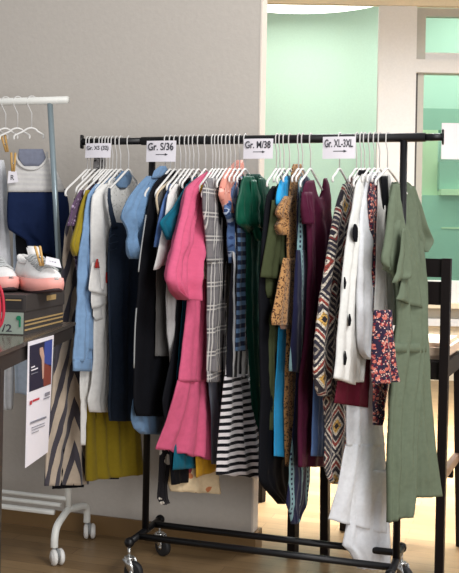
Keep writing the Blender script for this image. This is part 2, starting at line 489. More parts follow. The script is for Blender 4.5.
G('ruffle_blouse', h, 'long white blouse with ruffled sleeve hem and small red tassels', 'blouse',
  [('body', [(178, 112, 122), (190, 99, 124), (215, 94, 124), (260, 93, 122), (310, 94, 116), (360, 93, 112), (385, 91, 111), (400, 88, 110), (412, 90, 110)], C['white'], dict(th=.011, fold=.005)),
   ('sleeve', [(184, 103, 112), (195, 93, 108), (215, 91, 107), (250, 91, 107), (275, 90, 108), (290, 89, 109)], C['white'], dict(th=.014, fold=.006, k=2, off=.008)),
   ('ruffle', [(296, 93, 108), (310, 93, 108), (316, 93, 310, 108), (321, 96, 315, 107)], C['white'], dict(th=.005, fold=.003, k=2, off=.008, top=.9, curve=False, under='sleeve')),
   ('ruffle', [(284, 92, 109), (294, 91, 110), (302, 91, 298, 110), (309, 92, 302, 110)], C['white'], dict(th=.005, fold=.003, k=2, off=.018, top=.9, curve=False, under='sleeve')),
   ('ruffle', [(262, 92, 107), (276, 90, 108), (288, 88.5, 109), (291, 89, 297, 110.5)], C['white'], dict(th=.006, fold=.004, k=2, off=.024, top=.6, curve=False, under='sleeve')),
   ('tassel', [(259, 96.5, 98), (263, 95.5, 99), (268, 95, 100)], C['red'], dict(th=.004, fold=.001, off=.036, cols=8, plabel='dark red tassel')),
   ('tassel', [(272, 106, 108), (277, 105.5, 109), (283, 106, 109)], C['red'], dict(th=.004, fold=.001, off=.036, cols=8, plabel='dark red tassel'))],
  'white ruffled blouse')
h = Hang(121)
G('lace_blouse', h, 'sheer off white blouse with a pale blue inner collar under the navy pinafore', 'blouse',
  [('body', [(178, 122, 134), (186, 112, 142), (200, 106, 146), (225, 106, 148), (270, 110, 140), (320, 112, 136)], C['lace'], dict(th=.007, fold=.003)),
   ('collar', [(171, 122, 131), (178, 116, 132), (184, 115, 130), (188, 119, 126)], C['chambray'], dict(th=.007, fold=.002, off=.006, plabel='pale blue collar'))],
  'sheer off white blouse')
h = Hang(129)
G('pinafore', h, 'dark navy denim pinafore with narrow straps', 'pinafore dress',
  [('body', [(222, 112, 225, 142), (226, 111, 145), (236, 109, 147), (260, 108, 146), (300, 109, 144), (360, 110, 142), (400, 109, 140), (421, 110, 139)], C['navy'], dict(th=.012, fold=.005)),
   ('strap', [(188, 108, 110.5), (200, 107.5, 111), (215, 109.5, 114), (228, 112, 118)], C['navy'], dict(th=.004, fold=.001, off=.004, cols=8, curve=False)),
   ('strap', [(186, 136, 140), (205, 137, 141), (228, 138, 144)], C['navy'], dict(th=.004, fold=.001, off=.004, cols=8, curve=False)),
   ('side_tab', tubes([(109, 238, .012), (113, 235, .018), (117, 236, .018)], [(109, 244, .012), (113, 243, .018), (117, 242, .018)], [(110, 250, .012), (114, 250, .018), (117, 248, .018)]), C['navy'], {})],
  'dark navy pinafore')
h = Hang(166)
G('chambray_shirt_dress', h, 'blue chambray shirt dress with a gathered short sleeve and curved hem', 'dress',
  [('body', [(170, 157, 170), (180, 150, 174), (200, 145, 172), (250, 142, 168), (320, 141, 168), (380, 138, 168), (402, 132, 166), (418, 131, 165), (428, 134, 164), (434, 141, 160)], C['chambray'], dict(th=.010, fold=.004, off=-.003)),
   ('sleeve', [(176, 147, 158), (186, 138, 152), (198, 130, 148), (210, 124, 146), (218, 123, 145), (226, 127, 144), (236, 129, 143), (246, 128, 141), (255, 131, 140), (259, 134, 138)], C['chambray'], dict(th=.009, fold=.009, k=3, off=-.009, wr=1.3)),
   ('collar', [(166, 160, 166), (171, 154, 168), (178, 152, 160)], C['chambray'], dict(th=.008, fold=.001, off=.004))],
  'blue chambray shirt dress')
h = Hang(171)
G('black_dress', h, 'plain black dress in front of the blue chambray shirt dress, thin white edge', 'dress',
  [('body', [(171, 169, 175), (180, 157, 182), (192, 150, 186), (210, 147, 188), (240, 141, 188), (270, 139, 188), (320, 135, 184), (380, 133, 182), (405, 133, 180), (416, 136, 178)], C['black'], dict(th=.010, fold=.004)),
   ('zip', tubes([(136.5, 308, .010), (135, 330, .010), (134, 368, .010)], r=.0025), M['grey_plastic'], dict(plabel='pale grey zip edge')), ('zip', tubes([(146, 215, .010), (141, 250, .010), (138.5, 272, .010)], r=.0025), M['grey_plastic'], dict(plabel='pale grey zip edge'))],
  'plain black dress')
h = Hang(175.5)
G('cardigan', h, 'taupe cardigan with a beige front edge next to the plain black dress', 'cardigan',
  [('body', [(176, 172, 182), (186, 163, 184), (200, 157, 184), (214, 157, 182), (270, 156, 180), (320, 156, 176), (356, 155, 168)], C['taupe'], dict(th=.006, fold=.003)),
   ('edging', tubes([(174, 178, .006), (160, 190, .008), (156.5, 198, .009), (157.5, 208, .009), (158.5, 214, .008)], r=.0045), C['beige'], dict(plabel='beige edging')),],
  'taupe cardigan')
h = Hang(181)
G('blue_top', h, 'mid blue short sleeved top behind the white flared shirt', 'top',
  [('body', [(178, 177, 188), (190, 168, 190), (210, 163, 188), (260, 160, 186)], C['midblue'], dict(th=.005, fold=.002)),
   ('sleeve', [(184, 170, 178), (200, 163, 174), (220, 158, 170), (236, 155, 165), (247, 153.5, 161)], C['midblue'], dict(th=.007, fold=.003, off=.003))],
  'mid blue top')
h = Hang(186)
G('flared_shirt', h, 'white shirt with a flared pointed sleeve beside the teal dress', 'shirt',
  [('body', [(178, 180, 192), (190, 172, 192), (210, 168, 190), (250, 168, 188), (300, 167, 180), (330, 168, 177), (350, 170, 176), (371, 172, 174)], C['grey_white'], dict(th=.006, fold=.004)),
   ('sleeve', [(184, 175, 184), (195, 168, 182), (215, 165, 182), (240, 160, 182), (258, 156, 181), (270, 153, 262, 172)], C['white'], dict(th=.010, fold=.006, k=2, off=.005, curve=False))],
  'white flared shirt')
h = Hang(190)
G('black_skirt_dress', h, 'black dress between the white flared shirt and the teal dress, hem below the pink one', 'dress',
  [('body', [(178, 186, 196), (186, 180, 198), (200, 178, 198), (280, 178, 198), (340, 174, 198), (400, 162, 200), (440, 168, 200), (485, 171, 480, 199)], C['black'], dict(th=.006, fold=.003))],
  'black dress beside the teal one')
h = Hang(194)
G('teal_dress', h, 'teal blue dress with a short sleeve peeking out left of the pink dress', 'dress',
  [('body', [(177, 193, 203), (186, 186, 204), (200, 183, 204), (250, 184, 204), (300, 183, 204), (340, 180, 204), (380, 177, 204), (430, 176, 204), (470, 173, 467, 200)], C['teal'], dict(th=.005, fold=.003)),
   ('sleeve', [(184, 187, 197), (196, 180, 194), (208, 173, 190), (218, 163, 187), (223, 160, 185), (231, 163, 182), (240, 168, 178)], C['teal'], dict(th=.011, fold=.003, off=.005))],
  'teal blue dress')
h = Hang(199)
G('gold_dress', h, 'golden mustard dress with only its hem below the pink flounce', 'dress',
  [('body', [(178, 198, 208), (190, 192, 208), (250, 192, 208), (380, 193, 212), (440, 195, 218), (478, 196, 470, 217)], C['gold'], dict(th=.004, fold=.002, tw=(0, 26)))],
  'golden mustard dress')
h = Hang(185, half=.17)
G('floral_dress', h, 'cream floral dress with its hem dangling lowest under the pink dress', 'dress',
  [('body', [(182, 178, 192), (200, 176, 196), (300, 176, 200), (420, 168, 208), (460, 164, 214), (478, 166, 219), (491, 170, 494, 221)], C['cream_floral'], dict(th=.005, fold=.004, tw=(0, 38))),
   ('tie_end', [(440, 160, 170), (465, 159, 170), (485, 158, 167), (498, 157, 168), (505, 161, 503, 170)], speckle('monochrome_print', (36,34,38), [((222,216,206), .6, .42)], 30), dict(th=.006, fold=.003, off=.006, tw=(34, 38), plabel='black and white printed tie end'))],
  None)
h = Hang(206)
G('pink_dress', h, 'bright pink dress with a long puff sleeve and a gathered flounce hem', 'dress',
  [('body', [(172, 206, 213), (178, 199, 214), (186, 194, 214), (210, 192, 214), (260, 190, 210), (300, 187, 208), (340, 183, 208), (381, 178, 209)], C['pink'], dict(th=.014, fold=.005, k=2.5, tw=(0, 6))),
   ('sleeve', [(174, 203, 211), (180, 195, 209), (188, 187, 207), (200, 185, 206), (215, 181, 204), (240, 174, 201), (265, 168, 198), (280, 166, 196), (290, 170, 195), (296, 177, 192), (300, 182, 190)], C['pink'], dict(th=.018, fold=.011, k=4.5, off=.008, wr=.8)),
   ('flounce', [(380, 178, 209), (388, 176, 210), (400, 173, 210.5), (425, 165, 212), (448, 155, 460, 213)], C['pink'], dict(th=.014, fold=.007, k=3.6, drift=.1, top=.9, wav=.004, tw=(6, 24))),
   ('side_lining', [(184, 203, 207), (230, 201, 206), (270, 198, 203)], C['burg_dark'], dict(th=.004, fold=0, off=.028, cols=8, plabel='dark burgundy edge'))],
  'bright pink dress')
h = Hang(213)
G('oatmeal_top', h, 'short oatmeal top with striped border between the pink and plaid dresses', 'top',
  [('body', [(178, 208, 218), (190, 203, 220), (215, 202, 220), (245, 199, 218), (270, 196, 216), (277, 194.5, 281, 216)], C['oatmeal'], dict(th=.005, fold=.003)),
   ('under_collar', [(185, 201, 207), (191, 200, 207), (198, 202, 206)], C['gold'], dict(th=.004, fold=.001, off=.006, cols=8, plabel='golden sliver of collar'))],
  'oatmeal top')
h = Hang(216)
G('grey_denim_dress', h, 'washed grey denim dress showing below the plaid dress', 'dress',
  [('body', [(180, 212, 222), (200, 208, 224), (300, 209, 224), (380, 208, 224), (420, 211, 224), (464, 211, 222)], C['grey_denim'], dict(th=.005, fold=.004))],
  'grey denim dress')
h = Hang(219.5)
G('plaid_dress', h, 'grey plaid shirt dress with white check lines and cuffed hem', 'dress',
  [('body', [(171, 218, 226), (180, 210, 229), (195, 205, 230), (215, 204, 229), (260, 207, 227), (300, 207, 224), (350, 207, 223.5), (372, 207, 223)], C['plaid'], dict(th=.011, fold=.005)),
   ('sleeve', [(178, 207, 216), (188, 203, 216), (210, 203, 215), (240, 206, 216), (262, 207, 216)], C['plaid'], dict(th=.012, fold=.004, off=.006)),
   ('cuff', [(371, 207, 223), (382, 207, 223)], C['plaid'], dict(th=.012, fold=.003, off=.002))],
  'grey plaid dress')
h = Hang(223)
G('black_dress', h, 'narrow black dress between the plaid dress and the striped skirt dress', 'dress',
  [('body', [(178, 222, 234), (192, 218, 236), (220, 219, 236), (260, 222, 238), (330, 223, 240), (390, 221, 240), (440, 222, 242), (462, 220, 242)], C['black'], dict(th=.006, fold=.003))],
  'narrow black dress')
h = Hang(227)
G('salmon_blouse', h, 'salmon pink printed blouse with gathered shoulders', 'blouse',
  [('body', [(170, 231, 244), (186, 226, 244), (210, 226, 242), (260, 229, 240)], C['salmon'], dict(th=.008, fold=.004)),
   ('sleeve', [(160, 237, 242), (166, 230, 243), (174, 224, 242), (183, 220, 239), (195, 218, 235), (204, 221, 232), (213, 224, 230)], C['salmon'], dict(th=.015, fold=.008, k=4, off=.008))],
  'salmon pink blouse')
h = Hang(231)
G('satin_blouse', h, 'shiny blue blouse with painted highlights and a tied sleeve next to the green dress', 'blouse',
  [('body', [(176, 236, 248), (190, 231, 248), (220, 230, 246), (262, 231, 243)], C['satin_blue'], dict(th=.006, fold=.004)),
   ('sleeve', [(178, 234, 243), (190, 229, 241), (204, 225, 239), (213, 224, 237), (219, 227, 236), (224, 228, 236), (234, 226.5, 237), (246, 227, 237), (255, 229, 235), (263, 230, 233)], C['satin_blue'], dict(th=.013, fold=.008, k=2.5, off=.005))],
  'shiny blue blouse')
h = Hang(235.5)
G('striped_skirt_dress', h, 'navy and white striped dress, fine vertical stripes above a horizontally striped flared skirt', 'dress',
  [('bodice', [(178, 240, 252), (200, 236, 252), (250, 232, 250), (300, 229, 250), (340, 227, 249), (377, 225, 249)], C['vstripe'], dict(th=.009, fold=.003, tw=(0, 10))),
   ('skirt', [(374, 225, 249), (390, 223, 252), (420, 220, 257), (450, 217.5, 262), (474, 216, 478, 268)], C['hstripe'], dict(th=.012, fold=.006, k=3.0, wr=.1, top=.8, drift=.1, wav=.003, tw=(10, 36)))],
  'navy and white striped dress')
h = Hang(240)
G('striped_shirt', h, 'blue and navy striped jersey sleeve shirt under the dark green blouse', 'shirt',
  [('body', [(180, 244, 256), (200, 240, 256), (250, 240, 254), (320, 240, 252), (345, 240, 250)], C['bstripe'], dict(th=.004, fold=.002)),
   ('sleeve', [(188, 239, 249), (225, 238, 248), (270, 238, 248), (320, 237, 247), (351, 236, 247)], C['bstripe'], dict(th=.011, fold=.003, off=.005, k=1.5))],
  'blue striped shirt')
h = Hang(245.5, a=6)
G('green_dress', h, 'long dark green dress with a glossy ruffled cape top', 'dress',
  [('body', [(174, 246, 260), (190, 245, 268), (230, 246, 267), (280, 246, 266), (330, 247, 264), (380, 250, 264), (430, 254, 266), (470, 257, 475, 268)], C['green_dark'], dict(th=.009, fold=.005)),
   ('cape', [(176, 243, 262), (182, 241, 268), (192, 239, 270), (205, 237, 269), (218, 236.5, 266), (224, 238, 264), (230, 247, 262)], C['green_satin'], dict(th=.014, fold=.009, k=4, off=.010, wav=.010, scoop=(.04, .62, .16, .14))),
   ('ruffle', [(180, 251, 256), (200, 252, 257), (220, 253, 258), (234, 254.5, 258), (241, 257, 258)], C['green_satin'], dict(th=.007, fold=.006, off=.030, k=2, cols=10)),
   ('ruffle', [(178, 258, 263), (198, 259, 265), (216, 260, 265), (230, 260, 263.5), (240, 260, 262)], C['green_satin'], dict(th=.007, fold=.006, off=.030, k=2, cols=10))],
  'dark green dress')
h = Hang(277)
G('black_maxi_dress', h, 'long black dress with an uneven hem between the dark green dress and the olive dress', 'dress',
  [('body', [(186, 272, 284), (196, 266, 288), (240, 261, 290), (290, 258, 290), (340, 259, 292), (400, 260, 292), (440, 259, 292), (474, 258, 470, 291), (484, 260, 292), (496, 271, 291), (504, 278, 501, 291)], C['black'], dict(th=.012, fold=.005))],
  'long black dress')
h = Hang(280.5)
G('olive_dress', h, 'dark olive green dress with a wide bell sleeve', 'dress',
  [('body', [(184, 277, 288), (200, 274, 290), (240, 271, 290), (280, 269, 286), (310, 268, 284), (350, 268, 282), (390, 268, 281), (430, 269, 280)], C['olive_dark'], dict(th=.008, fold=.003)),
   ('sleeve', [(200, 272, 283), (220, 270, 284), (245, 266, 285), (265, 262.5, 285), (277, 260.5, 280, 284)], C['olive_dark'], dict(th=.013, fold=.005, off=.006)),
   ('under_cuff', [(278, 266, 281), (290, 266, 280), (298, 268, 279)], C['olive_dark'], dict(th=.009, fold=.004, off=.004))],
  'dark olive green dress')
h = Hang(284.5)
G('sky_blue_dress', h, 'bright sky blue dress behind the brown leopard print dress', 'dress',
  [('body', [(176, 285, 292), (184, 281, 296), (200, 279, 298), (240, 281, 298), (300, 281, 298), (350, 278, 296), (400, 275, 296), (456, 274, 458, 296)], C['sky'], dict(th=.008, fold=.003)),
   ('sleeve', [(180, 280, 288), (192, 277, 287), (203, 276, 286), (208, 278, 285)], C['sky'], dict(th=.012, fold=.004, off=.004))],
  'bright sky blue dress')
h = Hang(290)
G('leopard_dress', h, 'brown leopard print dress with ruffled short sleeve and longer bell sleeve', 'dress',
  [('body', [(164, 293, 301), (170, 291, 303), (182, 290, 303), (200, 288, 301), (240, 286, 299), (300, 287, 299), (330, 286, 298), (400, 284, 297), (440, 284, 297), (466, 285, 297)], C['leopard'], dict(th=.010, fold=.004)),
   ('sleeve', [(258, 283, 297), (280, 279, 297), (300, 275, 297), (318, 271.5, 298), (325, 272, 297)], C['leopard'], dict(th=.015, fold=.005, off=.010)),
   ('cuff_lining', [(322, 279, 291), (329, 281, 289)], C['leopard_pale'], dict(th=.012, fold=.002, off=.010, under='sleeve', plabel='pale lining inside the sleeve')),
   ('shoulder_ruffle', [(196, 285, 292), (206, 279, 289), (214, 277, 287), (219, 282, 288), (226, 278, 287), (235, 281, 286)], C['leopard'], dict(th=.012, fold=.009, k=2.5, off=.010, plabel='pale brown shoulder ruffle'))],
  'brown leopard print dress')
h = Hang(299)
G('printed_dress', h, 'long navy dress with teal print hanging lowest left of the burgundy dress', 'dress',
  [('body', [(180, 300, 308), (200, 298, 312), (300, 298, 316), (380, 296, 314), (440, 292, 312), (466, 289, 310), (480, 289, 309), (504, 286, 508), (506, 287, 502), (523, 290, 521, 300)][:7] + [(504, 286, 307), (512, 289, 303), (524, 291, 522, 299)], C['tealprint'], dict(th=.009, fold=.005))],
  'long navy teal print dress')
h = Hang(303)
G('printed_tunic', h, 'navy tunic with teal dotted stripe and wide cuff beside the burgundy dress', 'tunic',
  [('body', [(176, 301, 307), (184, 298, 312), (220, 297, 314), (270, 297, 315), (310, 296, 314), (350, 294, 313), (366, 293, 312)], C['tealprint'], dict(th=.008, fold=.003)),
   ('sleeve', [(250, 296, 309), (300, 293, 310), (340, 291, 311), (371, 289, 374, 311)], C['tealprint'], dict(th=.012, fold=.004, off=.007))],
  'navy teal dotted tunic')
h = Hang(311)
G('burgundy_dress', h, 'long satin burgundy dress with short sleeves and scooped neckline', 'dress',
  [('body', [(181, 306, 178, 327), (188, 303, 185, 329.5), (200, 302.5, 331), (225, 306, 331.5), (260, 307, 331.5), (300, 306, 331), (340, 303, 330), (380, 298, 328), (430, 297, 326), (467, 297, 466, 324)], C['burgundy'], dict(th=.014, fold=.006, k=3, scoop=(.075, .60, .20, .22))),
   ('sleeve', [(192, 302, 312), (205, 301.5, 312), (218, 303, 312), (224, 304, 311)], C['burgundy'], dict(th=.016, fold=.004, off=.010))],
  'burgundy dress')
h = Hang(322)
G('slate_dress', h, 'plain slate blue dress, only its lower part visible beside the burgundy dress', 'dress',
  [('body', [(230, 334, 346), (300, 322, 340), (350, 316, 334), (400, 313, 331), (456, 311, 329)], C['slate'], dict(th=.008, fold=.003))],
  None)
h = Hang(340)
G('geometric_dress', h, 'patterned dress of nested diamonds with long sleeve, dark, cream and rust', 'dress',
  [('body', [(176, 350, 354), (186, 344, 360), (220, 338, 360), (280, 330, 356), (340, 326, 352), (395, 324, 348), (430, 326, 348), (465, 325, 345), (478, 328, 344), (484, 333, 340)], C['aztec'], dict(th=.008, fold=.004)),
   ('sleeve', [(184, 343, 354), (200, 338, 352), (222, 333, 346), (250, 328, 343), (280, 323, 341), (310, 318.5, 339), (340, 315, 338), (370, 314, 336), (388, 316, 334), (396, 320, 332)], C['aztec'], dict(th=.017, fold=.004, off=.008))],
  'diamond patterned dress')
h = Hang(357)
G('white_maxi_dress', h, 'long white dress with a gathered skirt and underskirt reaching near the rack base', 'dress',
  [('bodice', [(180, 358, 376), (200, 352, 380), (300, 348, 378), (400, 346, 381), (446, 346, 385)], C['white_cool'], dict(th=.008, fold=.004, tw=(0, 12))),
   ('skirt', [(444, 346, 384.5), (456, 343, 385.5), (480, 339, 386), (500, 334, 386.5), (519, 328, 534, 387)], C['white_cool'], dict(th=.011, fold=.007, k=3.2, top=.9, drift=.1, tw=(12, 30))),
   ('underskirt', [(470, 347, 388), (520, 347, 390), (545, 342, 391), (552, 349, 391), (568, 357, 569, 391)], C['white_cool'], dict(th=.010, fold=.006, k=3, off=-.008, tw=(22, 30), curve=False))],
  'long white dress')
h = Hang(361.5)
G('maroon_top', h, 'maroon tunic, its hem squared off between white garments', 'tunic',
  [('body', [(180, 363, 374), (196, 356, 376), (250, 352, 374), (320, 345, 373), (370, 339, 371), (403, 334, 408, 369)], C['maroon'], dict(th=.008, fold=.003))],
  'maroon tunic')
h = Hang(365)
G('spotted_cardigan', h, 'long white knit with dark lens-shaped patches down its sleeve', 'cardigan',
  [('body', [(172, 364, 376), (180, 360, 378), (220, 358, 378), (280, 354, 374), (340, 350, 368), (382, 347, 364)], C['spotwhite'], dict(th=.008, fold=.003)),
   ('sleeve', [(174, 362, 372), (184, 356, 370), (210, 352, 366), (250, 345, 362), (290, 341, 358), (330, 338, 356.5), (360, 335.5, 356), (378, 333.5, 385, 355.5)], C['spotwhite'], dict(th=.012, fold=.004, off=.006)),
   ('patch', [(224, 354, 356), (228, 352.5, 358), (237, 352.5, 358), (242, 354.5, 357)], C['black'], dict(th=.003, fold=0, wr=0, off=.027, cols=8, plabel='dark patch on the sleeve')),
   ('patch', [(277, 344, 345), (283, 343.5, 346.5), (289, 344, 345)], C['black'], dict(th=.003, fold=0, wr=0, off=.026, cols=8, plabel='dark patch on the sleeve')),
   ('patch', [(314, 349, 350), (320, 348, 351.5), (326, 348.5, 350)], C['black'], dict(th=.003, fold=0, wr=0, off=.026, cols=8, plabel='dark patch on the sleeve')),
   ('patch', [(351, 344.5, 345.5), (358, 344, 347), (365, 344, 345.5)], C['black'], dict(th=.003, fold=0, wr=0, off=.026, cols=8, plabel='dark patch on the sleeve')),
   ('collar', [(170, 359, 366), (174, 357.5, 372), (179, 361, 371)], C['black'], dict(th=.006, fold=.001, off=.002, plabel='dark neck edge'))],
  'white knit with dark patches')
h = Hang(370)
G('tee_shirt', h, 'plain white t-shirt with rounded hem above the maroon tunic', 'top',
  [('body', [(172, 370, 382), (182, 365, 384), (195, 362.5, 384), (215, 359, 382), (250, 357, 377), (300, 355.5, 375), (340, 356.5, 373.5), (353, 359, 372.5), (359, 364, 370)], C['white_cool'], dict(th=.012, fold=.006, k=2.5))],
  'plain white t-shirt')
h = Hang(375)
G('floral_dress', h, 'dark floral dress in orange and pink with a bell sleeve beside the sage dress', 'dress',
  [('body', [(178, 372, 386), (195, 368, 388), (260, 371, 388), (310, 373, 390), (360, 373, 390), (400, 373, 384), (425, 374, 380)], C['floral'], dict(th=.009, fold=.004)),
   ('sleeve', [(310, 374, 392), (330, 373, 392), (350, 372, 394), (370, 371.5, 397), (384, 372, 381, 399.5)], C['floral'], dict(th=.014, fold=.005, off=.01, tw=(28, 28), fwd=.25))],
  'dark floral dress')
h = Hang(380)
G('white_blouse', h, 'white blouse with two stepped sleeve hems left of the sage dress', 'blouse',
  [('body', [(174, 378, 390), (186, 378, 392), (215, 378, 392), (260, 377, 392), (290, 376, 392), (312, 375, 389)], C['white'], dict(th=.008, fold=.004)),
   ('sleeve', [(252, 384, 393), (280, 384, 396), (305, 384, 398), (324, 385, 326, 400)], C['white'], dict(th=.010, fold=.004, off=.010)),
   ('neckline', [(176, 380, 388), (200, 382, 388), (230, 384, 388)], C['black'], dict(th=.005, fold=.001, off=.008, cols=10, plabel='black inner layer'))],
  'white blouse')
h = Hang(388, a=18)
def zz(rows, **k): return rows
G('sage_dress', h, 'long sage green dress with flutter sleeves at the right end of the rail', 'dress',
  [('back_panel', [(182, 392, 408), (188, 390, 414), (205, 389, 418), (225, 388, 421), (260, 389, 424), (285, 395, 426), (300, 396, 427), (325, 396, 427), (345, 391, 428), (384, 390, 430), (396, 389, 431), (450, 390, 436), (499, 388, 496, 442)], C['sage'], dict(th=.008, fold=.006, k=4, off=.0, tw=(0, 24))),
   ('front_panel', [(216, 398, 400), (228, 391, 405), (242, 388, 413), (270, 389, 421), (285, 394, 423), (300, 395, 424), (326, 395.5, 425), (352, 392, 425), (384, 390, 422), (402, 388, 420), (450, 386, 418), (490, 386, 417), (522, 386, 514, 414)], C['sage'], dict(th=.014, fold=.007, k=3, off=.068, tw=(4, 24))),
   ('waist_band', [(343, 391, 425.5), (352, 390.5, 425.5)], C['sage'], dict(th=.020, fold=.001, wr=0, off=.072, top=.95, tw=(12, 12))),
   ('flutter_sleeve', [(184, 393, 398), (204, 388.5, 400), (225, 386, 404), (245, 382.5, 407), (256, 380, 408.5), (262, 380, 272, 408), (266, 382, 279, 402)], C['sage'], dict(th=.012, fold=.008, k=1.6, off=.062, drift=.1, top=.7)),
   ('flutter_sleeve', [(186, 408, 414), (205, 410, 419), (225, 412, 425), (240, 416, 431), (247, 418, 427), (252, 420, 423)], C['sage'], dict(th=.013, fold=.006, k=2, off=.004)),
   ('cascade_ruffle', [(228, 402, 404.5), (250, 400, 409), (272, 396, 411), (283, 391, 277, 410)], C['sage'], dict(th=.006, fold=.005, k=2, off=.102, top=.5, curve=False)),
   ('cascade_ruffle', [(244, 406, 409), (272, 403, 415), (294, 398, 420), (299, 395, 309, 422)], C['sage'], dict(th=.006, fold=.005, k=2, off=.090, top=.5, curve=False))],
  'sage green dress')

# --- white rack garments
h = Hang(-4, 'w', a=52)
G('white_shirt', h, 'white garment at the left picture edge, on the white rack behind the table', 'shirt',
  [('body', [(160, -8, 4), (178, -18, 7), (220, -20, 8.5), (258, -22, 11), (320, -20, 13), (360, -18, 14), (400, -16, 13.5), (409, -10, 13)], C['white_cool'], dict(th=.014, fold=.008))],
  'white shirt on the white rack')
h = Hang(6, 'w', a=52)
G('pale_blue_dress', h, 'pale blue dress hanging on the white rack, seen under the table top', 'dress',
  [('body', [(165, 10, 22), (185, 12, 36), (230, 13, 44), (300, 14, 52), (350, 14, 56), (393, 15, 398, 55)], C['pale_blue'], dict(th=.012, fold=.006))],
  'pale blue dress')
h = Hang(18, 'w', a=52)
G('black_coat', h, 'black long garment behind the navy and grey top on the white rack', 'coat',
  [('body', [(165, 20, 34), (185, 10, 60), (205, 14, 68), (250, 16, 71), (300, 20, 69), (330, 24, 67)], C['black'], dict(th=.014, fold=.006))],
  'black garment on the white rack')
h = Hang(32, 'w', a=52)
G('navy_top', h, 'navy top with a light grey yoke on the white rack', 'top',
  [('body', [(190, 8, 189, 66), (205, 7, 69), (222, 7, 70), (230, 9, 240, 70), (240, 25, 252, 68), (246, 27, 262, 66)], C['navy_top'], dict(th=.014, fold=.006)),
   ('yoke', [(158, 17, 50), (166, 13, 55), (178, 9, 60), (192, 7, 66)], C['heather'], dict(th=.013, fold=.002, plabel='light grey yoke', top=.6)),
   ('neckband', tubes([(15, 153, .012), (19, 164, .016), (28, 169, .017), (38, 168, .016), (46, 160, .012), (47, 152, .008)], r=.005), C['heather'], dict(plabel='grey neckband')),
   ('inner_back', [(149, 19, 43), (158, 18, 46), (166, 24, 40)], speckle('mauve_label_lining', (120,124,140), [((90,60,84), .3, .4)], 25), dict(th=.003, fold=0, off=.010, plabel='lining seen inside the neck'))],
  'navy and grey top')

# ------------------------------------------------------------------ hangers
def build_hanger(h, what, ext=(-.19, .19)):
    zt = h.zr + (.0015 if h.rack == 'b' else .002)
    root = empty('clothes_hanger', (h.P.x, h.P.y, zt))
    ra = .0185
    pts = [(ra*math.cos(a), 0, ra*math.sin(a)) for a in [math.radians(d) for d in range(-35, 181, 18)]]
    pts += [(-ra*.95, 0, -.016), (-.009, 0, -.034), (0, 0, -.052), (0, 0, -.116)]
    bm = bmesh.new(); tube(bm, pts, .0024, 8); link_mesh('hook', bm, M['hook_metal'], root)
    n_ = min(-.07, max(-.20, ext[0]+.008)); f_ = max(.05, min(.19, ext[1]-.03))
    def side(e):
        q = abs(e)/.2; g = 1 if e > 0 else -1
        return [(g*.018, 0, -.117), (e*.5, 0, -.113-.047*q), (e*.88, 0, -.113-.086*q), (e*.96, 0, -.113-.097*q), (e*.995, 0, -.116-.104*q), (e*.99, 0, -.122-.107*q), (e*.95, 0, -.124-.106*q)]
    bm = bmesh.new()
    tube(bm, smooth_path(side(n_)[::-1] + [(0, 0, -.112)] + side(f_), 3), .0042, 8)
    link_mesh('shoulder_bar', bm, M['white_plastic'], root)
    root.rotation_euler = (0, 0, math.atan2(h.w.y, h.w.x))
    return tag(root, 'white plastic hanger with metal hook carrying the ' + what, 'hanger', 'clothes hangers on the rails')
for hh, what, ee in HANGERS: build_hanger(hh, what, ee)
build_hanger(Hang(88), 'x')['label'] = 'empty white hanger farthest left on the black rail, one arm sticking out'

# ------------------------------------------------------------------ black clothes rack
def rp(s, d=0., z=0.): return RL + U*s + V*d + Z*z
rk = empty('clothes_rack', rp(.48), 'black metal rolling clothes rack loaded with dresses and blouses', 'clothes rack')
b0 = rk.location.copy()
def rpart(name, bm, mat, parent=None): return link_mesh(name, bm, mat, parent or rk, loc=b0)
sL = rail_point(82, 143, RL)[1]; sR = rail_point(443, 136, RL)[1]
bm = bmesh.new(); tube(bm, [rp(-.045, 0, RAILZ), rp(1.035, 0, RAILZ)], .0160, 18); rpart('rail', bm, M['black_metal'])
for s0, s1 in ((sL, -.03), (1.03, sR)):
    bm = bmesh.new(); tube(bm, [rp(s0, 0, RAILZ), rp(s1, 0, RAILZ)], .0132, 16); e = rpart('rail_extension', bm, M['black_metal'])
    bm = bmesh.new(); bx(bm, rp(s0 if s0 < 0 else s1, 0, RAILZ), (.003, .013, .027), Matrix((U, V, Z)).transposed(), .002); rpart('end_stop', bm, M['black_metal'], e)
for s in (0, .96):
    bm = bmesh.new(); tube(bm, [rp(s, 0, .14), rp(s, 0, RAILZ-.008)], .0132, 16); rpart('upright', bm, M['black_metal'])
    bm = bmesh.new(); tube(bm, [rp(s, -.152, .14), rp(s, .152, .14)], .013, 14)
    for d in (-.152, .152): 
        r = bmesh.ops.create_uvsphere(bm, u_segments=12, v_segments=8, radius=.019, matrix=Matrix.Translation(rp(s, d, .14)))
    rpart('foot_bar', bm, M['black_metal'])
for d in (-.075, .085):
    bm = bmesh.new(); tube(bm, [rp(0, d, .14), rp(.96, d, .14)], .0125, 14); rpart('base_bar', bm, M['black_metal'])
